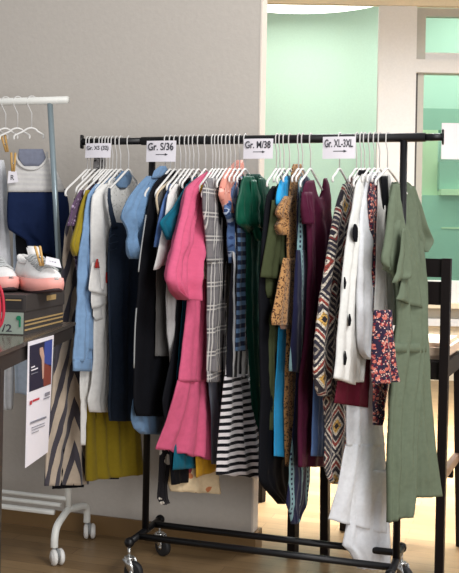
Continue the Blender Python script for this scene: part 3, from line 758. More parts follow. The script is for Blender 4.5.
def caster(center_s, d, yaw, parent_fn):
    c = rp(center_s, d, 0); R = .037
    ax = Vector((math.cos(yaw), math.sin(yaw), 0)); fw = Vector((-ax.y, ax.x, 0))
    wc = c + fw*.020 + Z*R
    bm = bmesh.new(); tube(bm, [c+Z*.122, c+Z*.085], .006, 10); cyl(bm, c+Z*.084, Z, .019, .007, 16)
    for s in (-1, 1):
        prev = None
        vs = []
        for q, wd in ((c+Z*.083, .018), (c+fw*.010+Z*.06, .017), (wc, .010), (wc - Z*.008, .006)):
            vs.append([q + ax*s*.016 + fw*wd, q + ax*s*.016 - fw*wd, q + ax*s*.019 - fw*wd, q + ax*s*.019 + fw*wd])
        vv = [[bm.verts.new(p) for p in ring] for ring in vs]
        for i in range(3):
            for k in range(4): bm.faces.new((vv[i][k], vv[i][(k+1) % 4], vv[i+1][(k+1) % 4], vv[i+1][k]))
        bm.faces.new(vv[0]); bm.faces.new(vv[-1])
    cyl(bm, wc, ax, .006, .044, 10)
    fk = parent_fn('caster', bm, M['chrome'])
    bm = bmesh.new(); cyl(bm, wc, ax, R, .026, 28, .006); parent_fn('wheel', bm, M['rubber'], fk)
for s, d, yw in ((0, -.152, -2.0), (0, .152, -2.3), (.96, -.152, -2.2), (.96, .152, -2.5)): caster(s, d, yw, rpart)

# size cards on the rail
RC = Matrix((U, Z, -V)).transposed()          # columns right, up, out
def card(name, px0, px1, py0, py1, label, txt, ty, arrow, kind='sign', grp='size cards on the black rail', tw=.86):
    d = -.024
    base = RL + V*d
    a, s0 = rail_point(px0, py0, base); b, s1 = rail_point(px1, py1, base)
    z1 = CAMZ + (on_plane(px0, py0, base, U)[1] - CAMZ); z0 = on_plane(px0, py1, base, U)[1]
    w, hgt = s1-s0, z1-z0
    c = base + U*(s0+s1)/2 + Z*(z0+z1)/2
    root = empty(name, c - Z*hgt/2, label, kind, grp); lc = root.location.copy()
    bm = bmesh.new()
    n = 10; rows = []
    for i in range(n+1):
        x = (i/n-.5)*w; bow = .004*math.sin(i/n*PI)
        rows.append([c + U*x + Z*(zz_*hgt/2) - V*(bow+e) for zz_, e in ((1, 0), (-1, .004), (-1, .0055), (1, .0015))])
    vv = [[bm.verts.new(p) for p in r] for r in rows]
    for i in range(n):
        for k in range(4): bm.faces.new((vv[i][k], vv[i][(k+1) % 4], vv[i+1][(k+1) % 4], vv[i+1][k]))
    bm.faces.new(vv[0]); bm.faces.new(vv[-1])
    link_mesh('card', bm, M['paper'], root, loc=lc, smooth=False)
    bm = text_bm(txt, w*tw, hgt*.36, RC, c + Z*hgt*ty - V*.0075, .012)
    link_mesh('lettering', bm, M['ink'], root, loc=lc, smooth=False)
    if arrow:
        bm = bmesh.new(); yy = c - Z*hgt*.16 - V*.0085
        bx(bm, yy, (w*.16, hgt*.016, .0006), RC)
        pts = [yy + U*w*.15 + Z*hgt*.06, yy + U*w*.15 - Z*hgt*.06, yy + U*w*.25]
        f = [bm.verts.new(p) for p in pts]; g = [bm.verts.new(p - V*.001) for p in pts]
        bm.faces.new(f); bm.faces.new(g)
        for k in range(3): bm.faces.new((f[k], f[(k+1) % 3], g[(k+1) % 3], g[k]))
        link_mesh('arrow', bm, M['ink'], root, loc=lc, smooth=False)
    return root
card('size_sign', 86, 111, 143.5, 158, 'white paper size card reading XS, leftmost on the black rail', 'Gr. XS (32)', .14, False)
card('size_sign', 147, 176, 141, 162, 'white paper size card reading S/36 over the left upright', 'Gr. S/36', .22, True)
card('size_sign', 244, 273, 139, 159, 'white paper size card reading M/38 above the dark green dress', 'Gr. M/38', .2, True)
card('size_sign', 323, 355.5, 137, 159, 'white paper size card reading XL-3XL above the diamond patterned dress', 'Gr. XL-3XL', .2, True)

# ------------------------------------------------------------------ white clothes rack
wr = empty('clothes_rack', (-.62, 3.84, 0), 'white tubular clothes rack on casters behind the table', 'clothes rack'); wb = wr.location.copy()
def wpart(name, bm, mat, parent=None): return link_mesh(name, bm, mat, parent or wr, loc=wb)
endp, send = rail_point(68, 101, WP)
bm = bmesh.new(); tube(bm, [WP + U*send + Z*WZ, WP - U*.75 + Z*WZ], .0155, 16); wpart('rail', bm, M['white_metal'])
bm = bmesh.new(); tube(bm, [WP + Z*(WZ-.012), Vector((-.700, 3.85, 1.25)), Vector((-.640, 3.84, .45))], .0115, 14); wpart('pole', bm, M['grey_steel'])
fb = Vector((-.634, 3.83, .165))
bm = bmesh.new(); tube(bm, [Vector((-.644, 3.841, .5)), Vector((-.636, 3.835, .3)), fb + Z*.01], .0145, 14); wpart('lower_pole', bm, M['white_metal'])
fc = Vector((-.651, 3.66, 0)); bc = Vector((-.580, 3.985, 0))
bm = bmesh.new()
tube(bm, smooth_path([fb + (fc-fb)*.0 + Z*.0, Vector((-.640, 3.78, .160)), Vector((-.652, 3.69, .142)), Vector((-.656, 3.663, .105)), Vector((-.656, 3.66, .068))], 6), .0145, 14)
tube(bm, smooth_path([fb, Vector((-.610, 3.89, .158)), Vector((-.586, 3.965, .140)), Vector((-.580, 3.985, .105)), Vector((-.580, 3.985, .068))], 6), .0145, 14)
wpart('leg_frame', bm, M['white_metal'])
for c, yw in ((fc + Vector((-.005, 0, 0)), .5), (bc, .12)):
    ax = Vector((math.cos(yw), math.sin(yw), 0)); fw = Vector((-ax.y, ax.x, 0))
    wc = c + Z*.031 + Vector((.012, 0, 0))
    bm = bmesh.new(); tube(bm, [c + Z*.072, c+Z*.05], .008, 10); bx(bm, wc+Z*.012, (.006, .022, .022), Matrix((ax, fw, Z)).transposed(), .004)
    fk = wpart('caster', bm, M['grey_plastic'])
    for sgn in (-1, 1):
        bm = bmesh.new(); cyl(bm, wc + ax*sgn*.0135, ax, .031, .017, 24, .005); cyl(bm, wc + ax*sgn*.0225, ax, .022, .003, 20)
        wpart('wheel', bm, M['white_plastic'], fk)
for d, py, r in ((-.005, 494.5, .0085), (-.055, 501.5, .0085), (-.11, 509.5, .0105)):
    a = fb + V*d; a.z = on_plane(30, py, Vector((a.x, a.y, 0)), U)[1]
    bm = bmesh.new(); tube(bm, [a - U*.005, a - U*.95], r, 12); wpart('shelf_rod', bm, M['white_metal'])

# clothespins with a price tag on the white rack
M['pin'] = solid('pale_wood_pin', (206,164,98), .6, var=.15)
def clothespin(P, up, side, L_, label):
    """P bottom jaw, up = along the pin, side = across"""
    root = empty('clothespin', P, label, 'clothespin'); lc = root.location.copy()
    up = up.normalized(); side = side.normalized(); out = up.cross(side)
    R = Matrix((side, out, up)).transposed()
    for s in (-1, 1):
        bm = bmesh.new()
        ax = (up + side*s*.06).normalized()
        bx(bm, P + ax*L_/2 + side*s*.0036, (.0040, .0055, L_/2), R @ Matrix.Rotation(s*.06, 3, 'Y'), .001)
        link_mesh('prong', bm, M['pin'], root, loc=lc)
    bm = bmesh.new(); cyl(bm, P + up*L_*.45, out, .0035, .014, 10); link_mesh('spring', bm, M['chrome'], root, loc=lc)
    return root
nh = Hang(32, 'w', a=52); ph_ = Hang(6, 'w', a=52)
def on_h(hh, px, py, off):
    t, z = on_plane(px, py, hh.P + hh.n*off, hh.w); c = hh.P + hh.n*off + hh.w*t; return Vector((c.x, c.y, z))
clothespin(on_h(nh, 13, 172, .026), Z, nh.w, .078, 'wooden clothespin clipping the small tag to the navy top')
clothespin(on_h(ph_, 7, 152, .012), Z - ph_.w*.25, ph_.w, .072, 'wooden clothespin hanging highest at the white rack hangers')
tg = empty('price_tag', on_h(nh, 13, 184, .030), 'small white paper tag with letter R under a clothespin', 'tag'); lc = tg.location.copy()
bm = bmesh.new()
q = [on_h(nh, *p, .031) for p in ((8.5, 171), (16.5, 171), (18.5, 182), (7.5, 183.5))]
f = [bm.verts.new(p) for p in q]; g = [bm.verts.new(p - nh.n*.0015) for p in q]
bm.faces.new(f); bm.faces.new(g)
for k in range(4): bm.faces.new((f[k], f[(k+1) % 4], g[(k+1) % 4], g[k]))
link_mesh('paper', bm, M['paper'], tg, loc=lc, smooth=False)
RF = Matrix((nh.w, Z, nh.n)).transposed()
link_mesh('lettering', text_bm('R', .014, .020, RF, on_h(nh, 12.5, 177.5, .032), .01), M['ink'], tg, loc=lc, smooth=False)

# ------------------------------------------------------------------ table with shoe box
TZ = .98
tb = empty('display_table', (-.95, 2.8, 0), 'dark high table with a glossy brown metal-edged top at the left picture edge', 'table'); lc = tb.location.copy()
M['table_top'] = solid('glossy_dark_laminate', (96,84,74), .16, 0., .6, .1)
M['table_frame'] = solid('dark_metal_frame', (58,53,50), .4, .3)
M['table_edge'] = solid('brushed_edge', (120,112,104), .3, .7)
e0 = Vector((-.519, 3.20, 0)); ed = Vector((-.0605, -1, 0)).normalized(); el = Vector((-1, .06, 0)).normalized()
c1 = e0 + ed*.90; c2 = e0 + el*1.1; c3 = c1 + el*1.1
bm = bmesh.new(); prism(bm, [(p.x, p.y) for p in (e0, c1, c3, c2)], TZ-.012, TZ); link_mesh('top', bm, M['table_top'], tb, loc=lc, smooth=False)
def inset(k): return [(p + (e0+c1+c2+c3)/4*0 + d).to_2d() for p, d in ((e0, (ed+el)*k), (c1, (-ed+el)*k), (c3, (-ed-el)*k), (c2, (ed-el)*k))]
def frame_bar(a, b, z0, z1, w):
    bm = bmesh.new(); d = (b-a).normalized(); n = Vector((-d.y, d.x, 0))*w/2
    prism(bm, [((a+n).x, (a+n).y), ((a-n).x, (a-n).y), ((b-n).x, (b-n).y), ((b+n).x, (b+n).y)], z0, z1); return bm
k = .012
ii = [Vector((*p, 0)) for p in inset(k)]
for a, b in ((0, 1), (1, 2), (2, 3), (3, 0)):
    link_mesh('apron', frame_bar(ii[a], ii[b], TZ-.052, TZ-.012, .02), M['table_frame'], tb, loc=lc, smooth=False)
link_mesh('edge_strip', frame_bar(e0 - el*.002 - ed*.0, c1 - el*.002, TZ-.010, TZ+.0005, .004), M['table_edge'], tb, loc=lc, smooth=False)
lg = Vector((-.2365*2.40-.024, 2.40, 0))
for p in (lg, c3 - ed*.1 - el*.05, Vector((-.95, 3.05, 0)), c2 + ed*.1 - el*.05):
    bm = bmesh.new(); bx(bm, p + Z*((TZ-.04)/2), (.022, .022, (TZ-.04)/2), None, .003); link_mesh('leg', bm, M['table_frame'], tb, loc=lc, smooth=False)

# poster hanging from the table edge
po = empty('poster', (0, 0, 0), 'white advertising leaflet with dark photo hanging from the table edge', 'poster')
M['navy_ink'] = solid('poster_navy', (34,34,56), .5); M['blue_ink'] = solid('poster_blue', (58,76,150), .5)
M['rust_ink'] = solid('poster_rust', (128,62,50), .5); M['skin_ink'] = solid('poster_skin', (196,158,140), .5); M['red_ink'] = solid('poster_red', (190,50,60), .5)
M['grey_ink'] = solid('poster_grey', (130,130,140), .6); M['poster_paper'] = solid('poster_paper', (236,232,238), .45, var=.02)
# plane of the table's right edge; picture frame -> plane
pp0 = Vector((e0.x, e0.y, 0)) - el*.010; pw = -ed
po.location = pp0 + pw*(-.45) + Z*.55; lc = po.location.copy()
pn = Vector((pw.y, -pw.x, 0)).normalized()
def ppt(px, py, o=0.):
    P0 = pp0 + pn*o
    t, z = on_plane(px, py, P0, pw); c = P0 + pw*t; return Vector((c.x, c.y, z))
def ppoly(pts, o, th=.0008):
    bm = bmesh.new()
    f = [bm.verts.new(ppt(*p, o)) for p in pts]; g = [bm.verts.new(ppt(*p, o) - pn*th) for p in pts]
    bm.faces.new(f); bm.faces.new(g)
    for k in range(len(pts)): bm.faces.new((f[k], f[(k+1) % len(pts)], g[(k+1) % len(pts)], g[k]))
    return bm
link_mesh('sheet', ppoly([(28.5, 342), (54, 335), (48, 452), (25.5, 468)], 0, .0015), M['poster_paper'], po, loc=lc, smooth=False)
link_mesh('photo', ppoly([(30, 346), (52.5, 339), (51, 384), (29.5, 392)], .0012), M['navy_ink'], po, loc=lc, smooth=False)
link_mesh('photo_patch', ppoly([(45, 342), (52.4, 339.5), (51.6, 365), (44, 364)], .002), M['blue_ink'], po, loc=lc, smooth=False)
link_mesh('photo_patch', ppoly([(43.5, 362), (51.6, 367), (51, 383.5), (43.8, 386.5)], .002), M['rust_ink'], po, loc=lc, smooth=False)
link_mesh('photo_patch', ppoly([(40, 348), (43, 347), (44.5, 356), (43.8, 378), (42.6, 379), (42, 360), (40, 354)], .003), M['skin_ink'], po, loc=lc, smooth=False)
for i, (a, b, y, c, mt) in enumerate(((31.5, 35, 367, 1.2, 'paper'), (31.5, 38, 370, 1.2, 'paper'), (31.5, 38, 374, .7, 'grey_ink'), (30.5, 32, 401, 4, 'red_ink'), (33, 39.5, 400, 2, 'red_ink'), (45.5, 50, 393, 3.4, 'grey_ink'), (44, 50, 398.5, .9, 'grey_ink'),
                                     (31, 46.5, 422, 2, 'grey_ink'), (32, 45, 427.5, .6, 'grey_ink'), (32, 45, 430, .6, 'grey_ink'), (32, 39, 433, .6, 'grey_ink'))):
    sl = .38
    link_mesh('print_line', ppoly([(a, y), (b, y-(b-a)*sl), (b, y+c-(b-a)*sl), (a, y+c)], .0032), M[mt], po, loc=lc, smooth=False)

# shoe box
b1 = Vector((-.591, 2.755, 0)); bd = Vector((.06, .35, 0)).normalized(); bl = Vector((-bd.y, bd.x, 0))
RB = Matrix((bd, bl, Z)).transposed()
BL, BW, BH = .335, .24, .116
sb = empty('shoe_box', b1 + bd*BL/2 + bl*BW/2 + Z*TZ, 'dark shoe box with a pale label end and gold lines, under the sneakers', 'box'); lc = sb.location.copy()
M['box_dark'] = solid('dark_grey_card', (58,54,52), .6); M['box_label'] = solid('pale_green_label', (150,162,150), .6); M['box_black'] = solid('black_card', (36,33,34), .6)
M['gold_line'] = solid('gold_print', (168,142,96), .5); M['green_ink'] = solid('green_mark', (10,120,84), .6)
cc = b1 + bd*BL/2 + bl*BW/2
bm = bmesh.new(); bx(bm, cc + Z*(TZ+.036), (BL/2-.004, BW/2-.004, .036), RB); link_mesh('body', bm, M['box_dark'], sb, loc=lc, smooth=False)
bm = bmesh.new(); bx(bm, cc + Z*(TZ+.092), (BL/2, BW/2, .0245), RB, .002); lid = link_mesh('lid', bm, M['box_dark'], sb, loc=lc, smooth=False)
nf = -bl; ne = -bd     # long right side normal, near end normal
def on_end(y0, y1, z0, z1, o=.001):      # near end face (width coord from corner 0..BW)
    bm = bmesh.new(); bx(bm, b1 + bl*(y0+y1)/2 + Z*(TZ+(z0+z1)/2) - bd*o, (.0006, (y1-y0)/2, (z1-z0)/2), RB); return bm
def on_side(x0, x1, z0, z1, o=.001):
    bm = bmesh.new(); bx(bm, b1 + bd*(x0+x1)/2 + Z*(TZ+(z0+z1)/2) - bl*o, ((x1-x0)/2, .0006, (z1-z0)/2), RB); return bm
link_mesh('end_label', on_end(.006, .16, .003, .066, -.003), M['box_label'], sb, loc=lc, smooth=False)
link_mesh('lid_print', on_end(.008, .09, .076, .108), M['box_black'], lid, loc=lc, smooth=False)
link_mesh('lid_print', on_end(.012, .06, .100, .104, .002), M['gold_line'], lid, loc=lc, smooth=False)
for i, z in enumerate((.012, .026, .037)): link_mesh('gold_line', on_side(.006, BL-.006, z, z+.005, -.003), M['gold_line'], sb, loc=lc, smooth=False)
link_mesh('emblem', on_side(.17, .25, .090, .106), M['gold_line'], lid, loc=lc, smooth=False)
RE = Matrix((-bl, Z, -bd)).transposed()
link_mesh('lettering', text_bm('1/2', .042, .022, RE, b1 + bl*.062 + Z*(TZ+.020) + bd*.0022, .01), M['ink'], sb, loc=lc, smooth=False)
bm = bmesh.new(); cyl(bm, b1 + bl*.020 + Z*(TZ+.050) + bd*.001, bd, .007, .003, 14); bx(bm, b1 + bl*.016 + Z*(TZ+.036) + bd*.001, (.0015, .002, .012), RB)
link_mesh('green_mark', bm, M['green_ink'], sb, loc=lc, smooth=False)

# sneakers
M['pink_sole'] = solid('salmon_pink_sole', (238,166,156), .6, var=.04); M['outsole'] = solid('dark_outsole', (52,36,38), .7); M['mesh_white'] = solid('white_mesh', (232,230,228), .85, var=.08, scale=90)
M['lace'] = solid('grey_white_lace', (176,178,178), .85)
M['lining'] = solid('shoe_lining', (150,150,152), .9)
def sneaker(center, ang, zbase, label, mirror=1):
    root = empty('sneaker', Vector((center.x, center.y, zbase)), label, 'shoe', 'pair of white sneakers')
    fw = Vector((math.cos(ang), math.sin(ang), 0)); sd = Vector((-fw.y, fw.x, 0))*mirror
    LEN = .235
    def outline(x):   # half widths left/right at x in 0 (heel)..1 (toe)
        e = (1-(2*x-1)**4)**.5 if 0 < x < 1 else 0
        wd = .037 + .013*math.sin(PI*min(1, max(0, (x-.3)/.7))) - .004*math.exp(-((x-.42)/.15)**2)
        return wd*max(.25, e)
    def loft(secs):
        bm = bmesh.new(); rings = [[bm.verts.new(root.location + fw*(x-.5)*LEN + sd*y + Z*z) for x, y, z in s] for s in secs]
        n = len(rings[0])
        for i in range(len(rings)-1):
            for k in range(n): bm.faces.new((rings[i][k], rings[i][(k+1) % n], rings[i+1][(k+1) % n], rings[i+1][k]))
        bm.faces.new(rings[0][::-1]); bm.faces.new(rings[-1]); return bm
    xs = [i/24 for i in range(25)]
    def sole_secs(z0f, z1f, grow):
        return [[(x, -outline(x)-grow, z0f(x)), (x, outline(x)+grow, z0f(x)), (x, outline(x)+grow*1.6, (z0f(x)+z1f(x))/2), (x, outline(x)+grow, z1f(x)), (x, -outline(x)-grow, z1f(x)), (x, -outline(x)-grow*1.6, (z0f(x)+z1f(x))/2)] for x in xs]
    spring = lambda x: .010*max(0, (x-.72)/.28)**2
    o = link_mesh('outsole', loft(sole_secs(lambda x: spring(x), lambda x: .007+spring(x), .001)), M['outsole'], root, loc=root.location)
    o = link_mesh('midsole', loft(sole_secs(lambda x: .0065+spring(x), lambda x: .048+spring(x)*.7 - .006*x, .005)), M['pink_sole'], root, loc=root.location)
    def topz(x):
        pts = [(0, .104), (.08, .108), (.2, .090), (.33, .088), (.42, .112), (.5, .107), (.7, .082), (.88, .072), (1, .058)]
        for (a, za), (b, zb) in zip(pts, pts[1:]):
            if a <= x <= b: return za + (zb-za)*(x-a)/(b-a)
    secs = []
    for x in xs:
        w = outline(x)-.001; zt = topz(x); zb = .042
        s = []
        for k in range(13):
            a = PI*k/12
            s.append((x, w*math.cos(a)*(1-.18*math.sin(a)), zb + (zt-zb)*math.sin(a)**.75))
        secs.append(s)
    up = link_mesh('upper', loft(secs), M['mesh_white'], root, loc=root.location)
    # opening lining
    bm = bmesh.new()
    ring = [Vector(((.06+.13*(1-math.cos(a)))*1.0, .021*math.sin(a), 0)) for a in [2*PI*k/16 for k in range(16)]]
    tube(bm, [root.location + fw*(r.x-.5)*LEN + sd*r.y + Z*(topz(min(.99, r.x))+.001) for r in ring + ring[:1]], .0055, 8)
    link_mesh('collar', bm, M['mesh_white'], up, loc=root.location)
    bm = bmesh.new(); bx(bm, root.location + fw*(.19-.5)*LEN + Z*.0925, (.013*LEN/.235, .016, .002), Matrix((fw, sd, Z)).transposed())
    link_mesh('lining', bm, M['lining'], up, loc=root.location)
    # tongue
    bm = bmesh.new(); bx(bm, root.location + fw*(.40-.5)*LEN + Z*.122, (.006, .022, .020), Matrix((fw, sd, Z)).transposed() @ Matrix.Rotation(-.5, 3, 'Y'), .005)
    link_mesh('tongue', bm, M['mesh_white'], root, loc=root.location)
    bm = bmesh.new()
    for i in range(6):
        x = .46 + i*.065; zz2 = topz(x)
        for s in (1, -1):
            pth = [root.location + fw*(x+s*.02*q-.5)*LEN + sd*(.031*q) + Z*(zz2 + .004 - .014*abs(q)**3) for q in (-1, -.5, 0, .5, 1)]
            tube(bm, pth, .0036, 6)
    link_mesh('laces', bm, M['lace'], root, loc=root.location)
    return root
bz = TZ + .1168
sneaker(on_depth(37, 285, 2.93), math.atan2(-.76, .65), bz, 'right sneaker of the white pair on the box, pink sole, clothespin and tag on it')
sneaker(on_depth(-7, 285, 2.95), math.atan2(-.76, .65), bz, 'left sneaker of the white pair on the box, cut by the picture edge', -1)
pY = 2.86
clothespin(on_depth(42, 266, pY), Vector((-.25, 0, 1)), Vector((1, .2, 0)), .062, 'wooden clothespin stuck upright in the right sneaker')
tg = empty('price_tag', on_depth(54, 266, pY-.01), 'small white paper tag clipped to the right sneaker', 'tag'); lc = tg.location.copy()
bm = bmesh.new(); q = [on_depth(*p, pY-.02) + Vector((0, k_, 0)) for p, k_ in (((45, 257), .02), ((58, 260), .02), ((62, 268), -.01), ((46, 264), -.01))]
f = [bm.verts.new(p) for p in q]; g = [bm.verts.new(p + Z*.0015) for p in q]
bm.faces.new(f); bm.faces.new(g)
for k in range(4): bm.faces.new((f[k], f[(k+1) % 4], g[(k+1) % 4], g[k]))
link_mesh('paper', bm, M['paper'], tg, loc=lc, smooth=False)
bm = ppb = bmesh.new()
for i in range(3):
    c = on_depth(50+i*2.6, 262+i*.4, pY-.016); bx(bm, c, (.0028, .0004, .003))
link_mesh('print', bm, M['grey_ink'], tg, loc=lc, smooth=False)
# red cord at the left edge
M['red_cord'] = solid('red_cord', (186,32,56), .6)
bm = bmesh.new()
for dx, dy in ((0, 0), (-.012, -.004)):
    tube(bm, smooth_path([on_depth(-12, 284, 2.69), on_depth(-3, 283, 2.68), on_depth(2+dx*300, 293, 2.68), on_depth(3.6+dx*300, 306, 2.68), on_depth(3+dx*300, 318, 2.68), on_depth(-2, 328, 2.68), Vector((-.70, 2.68, TZ+.005)), Vector((-.76, 2.70, TZ+.005))], 5), .0045, 8)
tag(link_mesh('bag_handle', bm, M['red_cord'], loc=Vector((-.70, 2.68, TZ))), 'red cord handle looping in front of the shoe box at the left edge', 'bag')

# ------------------------------------------------------------------ bar stool and high table behind the rack
st = empty('bar_stool', (.68, 3.84, 0), 'dark wooden bar stool with slatted back and peach cushion behind the sage dress', 'bar stool'); lc = st.location.copy()
A_, B_ = Vector((.400, 3.785, 0)), Vector((.818, 3.615, 0))
sx = (B_-A_).normalized(); sy = Vector((-sx.y, sx.x, 0)); RS = Matrix((sx, sy, Z)).transposed(); SW = (B_-A_).length
def sp(x, y, z): return A_ + sx*x + sy*y + Z*z
def post(x0, y0, z0, x1, y1, z1, w0, w1):
    bm = bmesh.new(); rings = []
    for x, y, z, w in ((x0, y0, z0, w0), ((x0+x1)/2, (y0+y1)/2, (z0+z1)/2, (w0+w1)/2*1.03), (x1, y1, z1, w1)):
        rings.append([bm.verts.new(sp(x+a*w, y+b*w, z)) for a, b in ((-.5, -.5), (.5, -.5), (.5, .5), (-.5, .5))])
    for i in range(2):
        for k in range(4): bm.faces.new((rings[i][k], rings[i][(k+1) % 4], rings[i+1][(k+1) % 4], rings[i+1][k]))
    bm.faces.new(rings[0]); bm.faces.new(rings[-1]); return bm
def stp(name, bm, mat=None): return link_mesh(name, bm, mat or M['dark_wood'], st, loc=lc, smooth=False)
for x, lx in ((0, -.01), (SW, .012)): stp('leg', post(x, 0, 0, x+lx, -.03, 1.21, .032, .034))
for x, lx in ((0, -.03), (SW, .02)): stp('leg', post(x+lx, .40, 0, x, .38, .80, .034, .036))
for z0, z1 in ((1.138, 1.208), (1.033, 1.121)):
    bm = bmesh.new(); bx(bm, sp(SW/2+.006, -.024, (z0+z1)/2), (SW/2+.002, .009, (z1-z0)/2), RS, .002); stp('back_slat', bm)
bm = bmesh.new(); bx(bm, sp(SW/2, .19, .782), (SW/2+.012, .205, .035), RS, .004); stp('seat_frame', bm)
bm = bmesh.new(); bx(bm, sp(SW/2, .205, .85), (SW/2+.012, .185, .032), RS, .016); stp('cushion', bm, M['cushion'])
for x in (0, SW):
    bm = bmesh.new(); bx(bm, sp(x, .20, .375), (.012, .185, .018), RS, .002); stp('stretcher', bm, M['stretcher_top'] if x else None)
for y in (.40, 0):
    bm = bmesh.new(); bx(bm, sp(SW/2, y, .30), (SW/2-.015, .012, .018), RS, .002)
    if y: stp('footrest', bm)
    else: bm.free()
ht = empty('high_table', (.15, 4.2, 0), 'dark wooden high table behind the rack, one slim leg visible beside the burgundy dress', 'table'); lc = ht.location.copy()
tA, tB, tC, tD = Vector((.275, 3.83, 0)), Vector((.595, 4.27, 0)), Vector((-.15, 4.15, 0)), Vector((.17, 4.59, 0))
for p in (tA, tB, tC, tD):
    bm = bmesh.new(); bx(bm, p + Z*.52, (.018, .018, .52), Matrix.Rotation(math.atan2(.44, .32), 3, 'Z'), .002); link_mesh('leg', bm, M['dark_wood'], ht, loc=lc, smooth=False)
bm = bmesh.new(); prism(bm, [(p.x, p.y) for p in (tA, tB, tD, tC)], 1.04, 1.065); link_mesh('top', bm, M['dark_wood'], ht, loc=lc, smooth=False)

# ------------------------------------------------------------------ room shell
M['wall'] = None
def wall_mat(name, rgb, bump=.12, rough=.9, scale=55, var=.03):
    m, t, p = nt(name)
    tc = N(t, 'ShaderNodeTexCoord')
    no = N(t, 'ShaderNodeTexNoise'); no.inputs['Scale'].default_value = scale; no.inputs['Detail'].default_value = 5; L(t, tc.outputs['Object'], no.inputs['Vector'])
    mr = N(t, 'ShaderNodeMapRange'); L(t, no.outputs[0], mr.inputs[0]); mr.inputs[3].default_value = 1-var*2; mr.inputs[4].default_value = 1+var*2
    mu = N(t, 'ShaderNodeMix', data_type='RGBA', blend_type='MULTIPLY'); mu.inputs[0].default_value = 1
    mu.inputs[6].default_value = srgb(rgb); L(t, mr.outputs[0], mu.inputs[7]); L(t, mu.outputs[2], p.inputs['Base Color'])
    b = N(t, 'ShaderNodeBump'); b.inputs['Strength'].default_value = bump; b.inputs['Distance'].default_value = .01
    L(t, no.outputs[0], b.inputs['Height']); L(t, b.outputs[0], p.inputs['Normal']); p.inputs['Roughness'].default_value = rough
    return m
M['wall'] = wall_mat('warm_grey_plaster', (194,187,178))
M['wall_end'] = wall_mat('pale_end_trim', (224,214,202), .02)
M['mint'] = wall_mat('mint_paint', (194,224,210), .03)
M['pillar'] = wall_mat('off_white_paint', (220,219,216), .05)
M['beam'] = wall_mat('cream_paint', (226,212,184), .03)
M['ceil'] = wall_mat('ceiling_paint', (225,222,214), .03)
def floor_mat():
    m, t, p = nt('oak_parquet')
    tc = N(t, 'ShaderNodeTexCoord')
    mp = N(t, 'ShaderNodeMapping'); L(t, tc.outputs['Object'], mp.inputs[0]); mp.inputs['Rotation'].default_value = (0, 0, math.radians(17.5))
    br = N(t, 'ShaderNodeTexBrick'); L(t, mp.outputs[0], br.inputs['Vector'])
    br.inputs['Scale'].default_value = 1; br.inputs['Brick Width'].default_value = .62; br.inputs['Row Height'].default_value = .075
    br.inputs['Mortar Size'].default_value = .0012; br.inputs['Mortar'].default_value = srgb((92,68,44))
    br.inputs['Color1'].default_value = srgb((140,114,80)); br.inputs['Color2'].default_value = srgb((122,97,66))
    mp2 = N(t, 'ShaderNodeMapping'); L(t, mp.outputs[0], mp2.inputs[0]); mp2.inputs['Scale'].default_value = (4, 40, 1)
    no = N(t, 'ShaderNodeTexNoise'); no.inputs['Scale'].default_value = 3; no.inputs['Detail'].default_value = 6; L(t, mp2.outputs[0], no.inputs['Vector'])
    mr = N(t, 'ShaderNodeMapRange'); L(t, no.outputs[0], mr.inputs[0]); mr.inputs[3].default_value = .72; mr.inputs[4].default_value = 1.25
    mu = N(t, 'ShaderNodeMix', data_type='RGBA', blend_type='MULTIPLY'); mu.inputs[0].default_value = 1
    L(t, br.outputs[0], mu.inputs[6]); L(t, mr.outputs[0], mu.inputs[7]); L(t, mu.outputs[2], p.inputs['Base Color'])
    p.inputs['Roughness'].default_value = .38; p.inputs['Specular IOR Level'].default_value = .35
    return m
M['floor'] = floor_mat()
M['base_wood'] = solid('oak_baseboard', (122,94,58), .5, var=.15, scale=8)
def box_between(name, x0, x1, y0, y1, z0, z1, mat, bev=0):
    c = Vector(((x0+x1)/2, (y0+y1)/2, z0)); bm = bmesh.new(); bx(bm, ((x0+x1)/2, (y0+y1)/2, (z0+z1)/2), ((x1-x0)/2, (y1-y0)/2, (z1-z0)/2), None, bev)
    return link_mesh(name, bm, mat, loc=c, smooth=False)
struct(box_between('floor', -4, 5, -.8, 11.3, -.05, 0, M['floor']))
# partition wall, parallel to the rails
PE = Vector((.113, 3.85, 0)); TH = .07
def pw_(s, d): q = PE + U*s + V*d; return (q.x, q.y)
bm = bmesh.new(); prism(bm, [pw_(-4, 0), pw_(-.006, 0), pw_(-.006, TH), pw_(-4, TH)], 0, 3.3); struct(link_mesh('wall_back', bm, M['wall'], loc=Vector((-1, 4.2, 0)), smooth=False))
bm = bmesh.new(); prism(bm, [pw_(-.007, -.002), pw_(.0, -.002), pw_(.0, TH+.002), pw_(-.007, TH+.002)], 0, 3.3); struct(link_mesh('trim_1', bm, M['wall_end'], loc=Vector((*pw_(0, 0), 0)), smooth=False))
bm = bmesh.new(); prism(bm, [pw_(-4, -.014), pw_(.016, -.014), pw_(.016, TH+.014), pw_(.002, TH+.014), pw_(.002, -.0025), pw_(-4, -.0025)], 0, .078)
struct(link_mesh('baseboard_back', bm, M['base_wood'], loc=Vector((-1, 4.2, 0)), smooth=False))
# far wall, pillar, beam, window
CE = 4.25
struct(box_between('wall_far', -4, 5, 11.0, 11.1, 0, CE, M['mint']))
struct(box_between('ceiling', -4, 5, 4.6, 11.1, CE, CE+.05, M['ceil']))
FY = 8.6
def Xat(px, py, Y): return on_depth(px, py, Y).x
def Zat(px, py, Y): return on_depth(px, py, Y).z
xp0 = Xat(378.5, 60, FY); xp1 = Xat(416.5, 60, FY); zb = Zat(415, 6, FY)
struct(box_between('trim_2', xp0, xp1, FY, FY+.06, 0, zb, M['pillar'], .004))           # pillar
struct(box_between('trim_3', -1.2, 4.5, FY-.01, FY+.05, zb, zb+.9, M['beam']))        # beam over the pillar
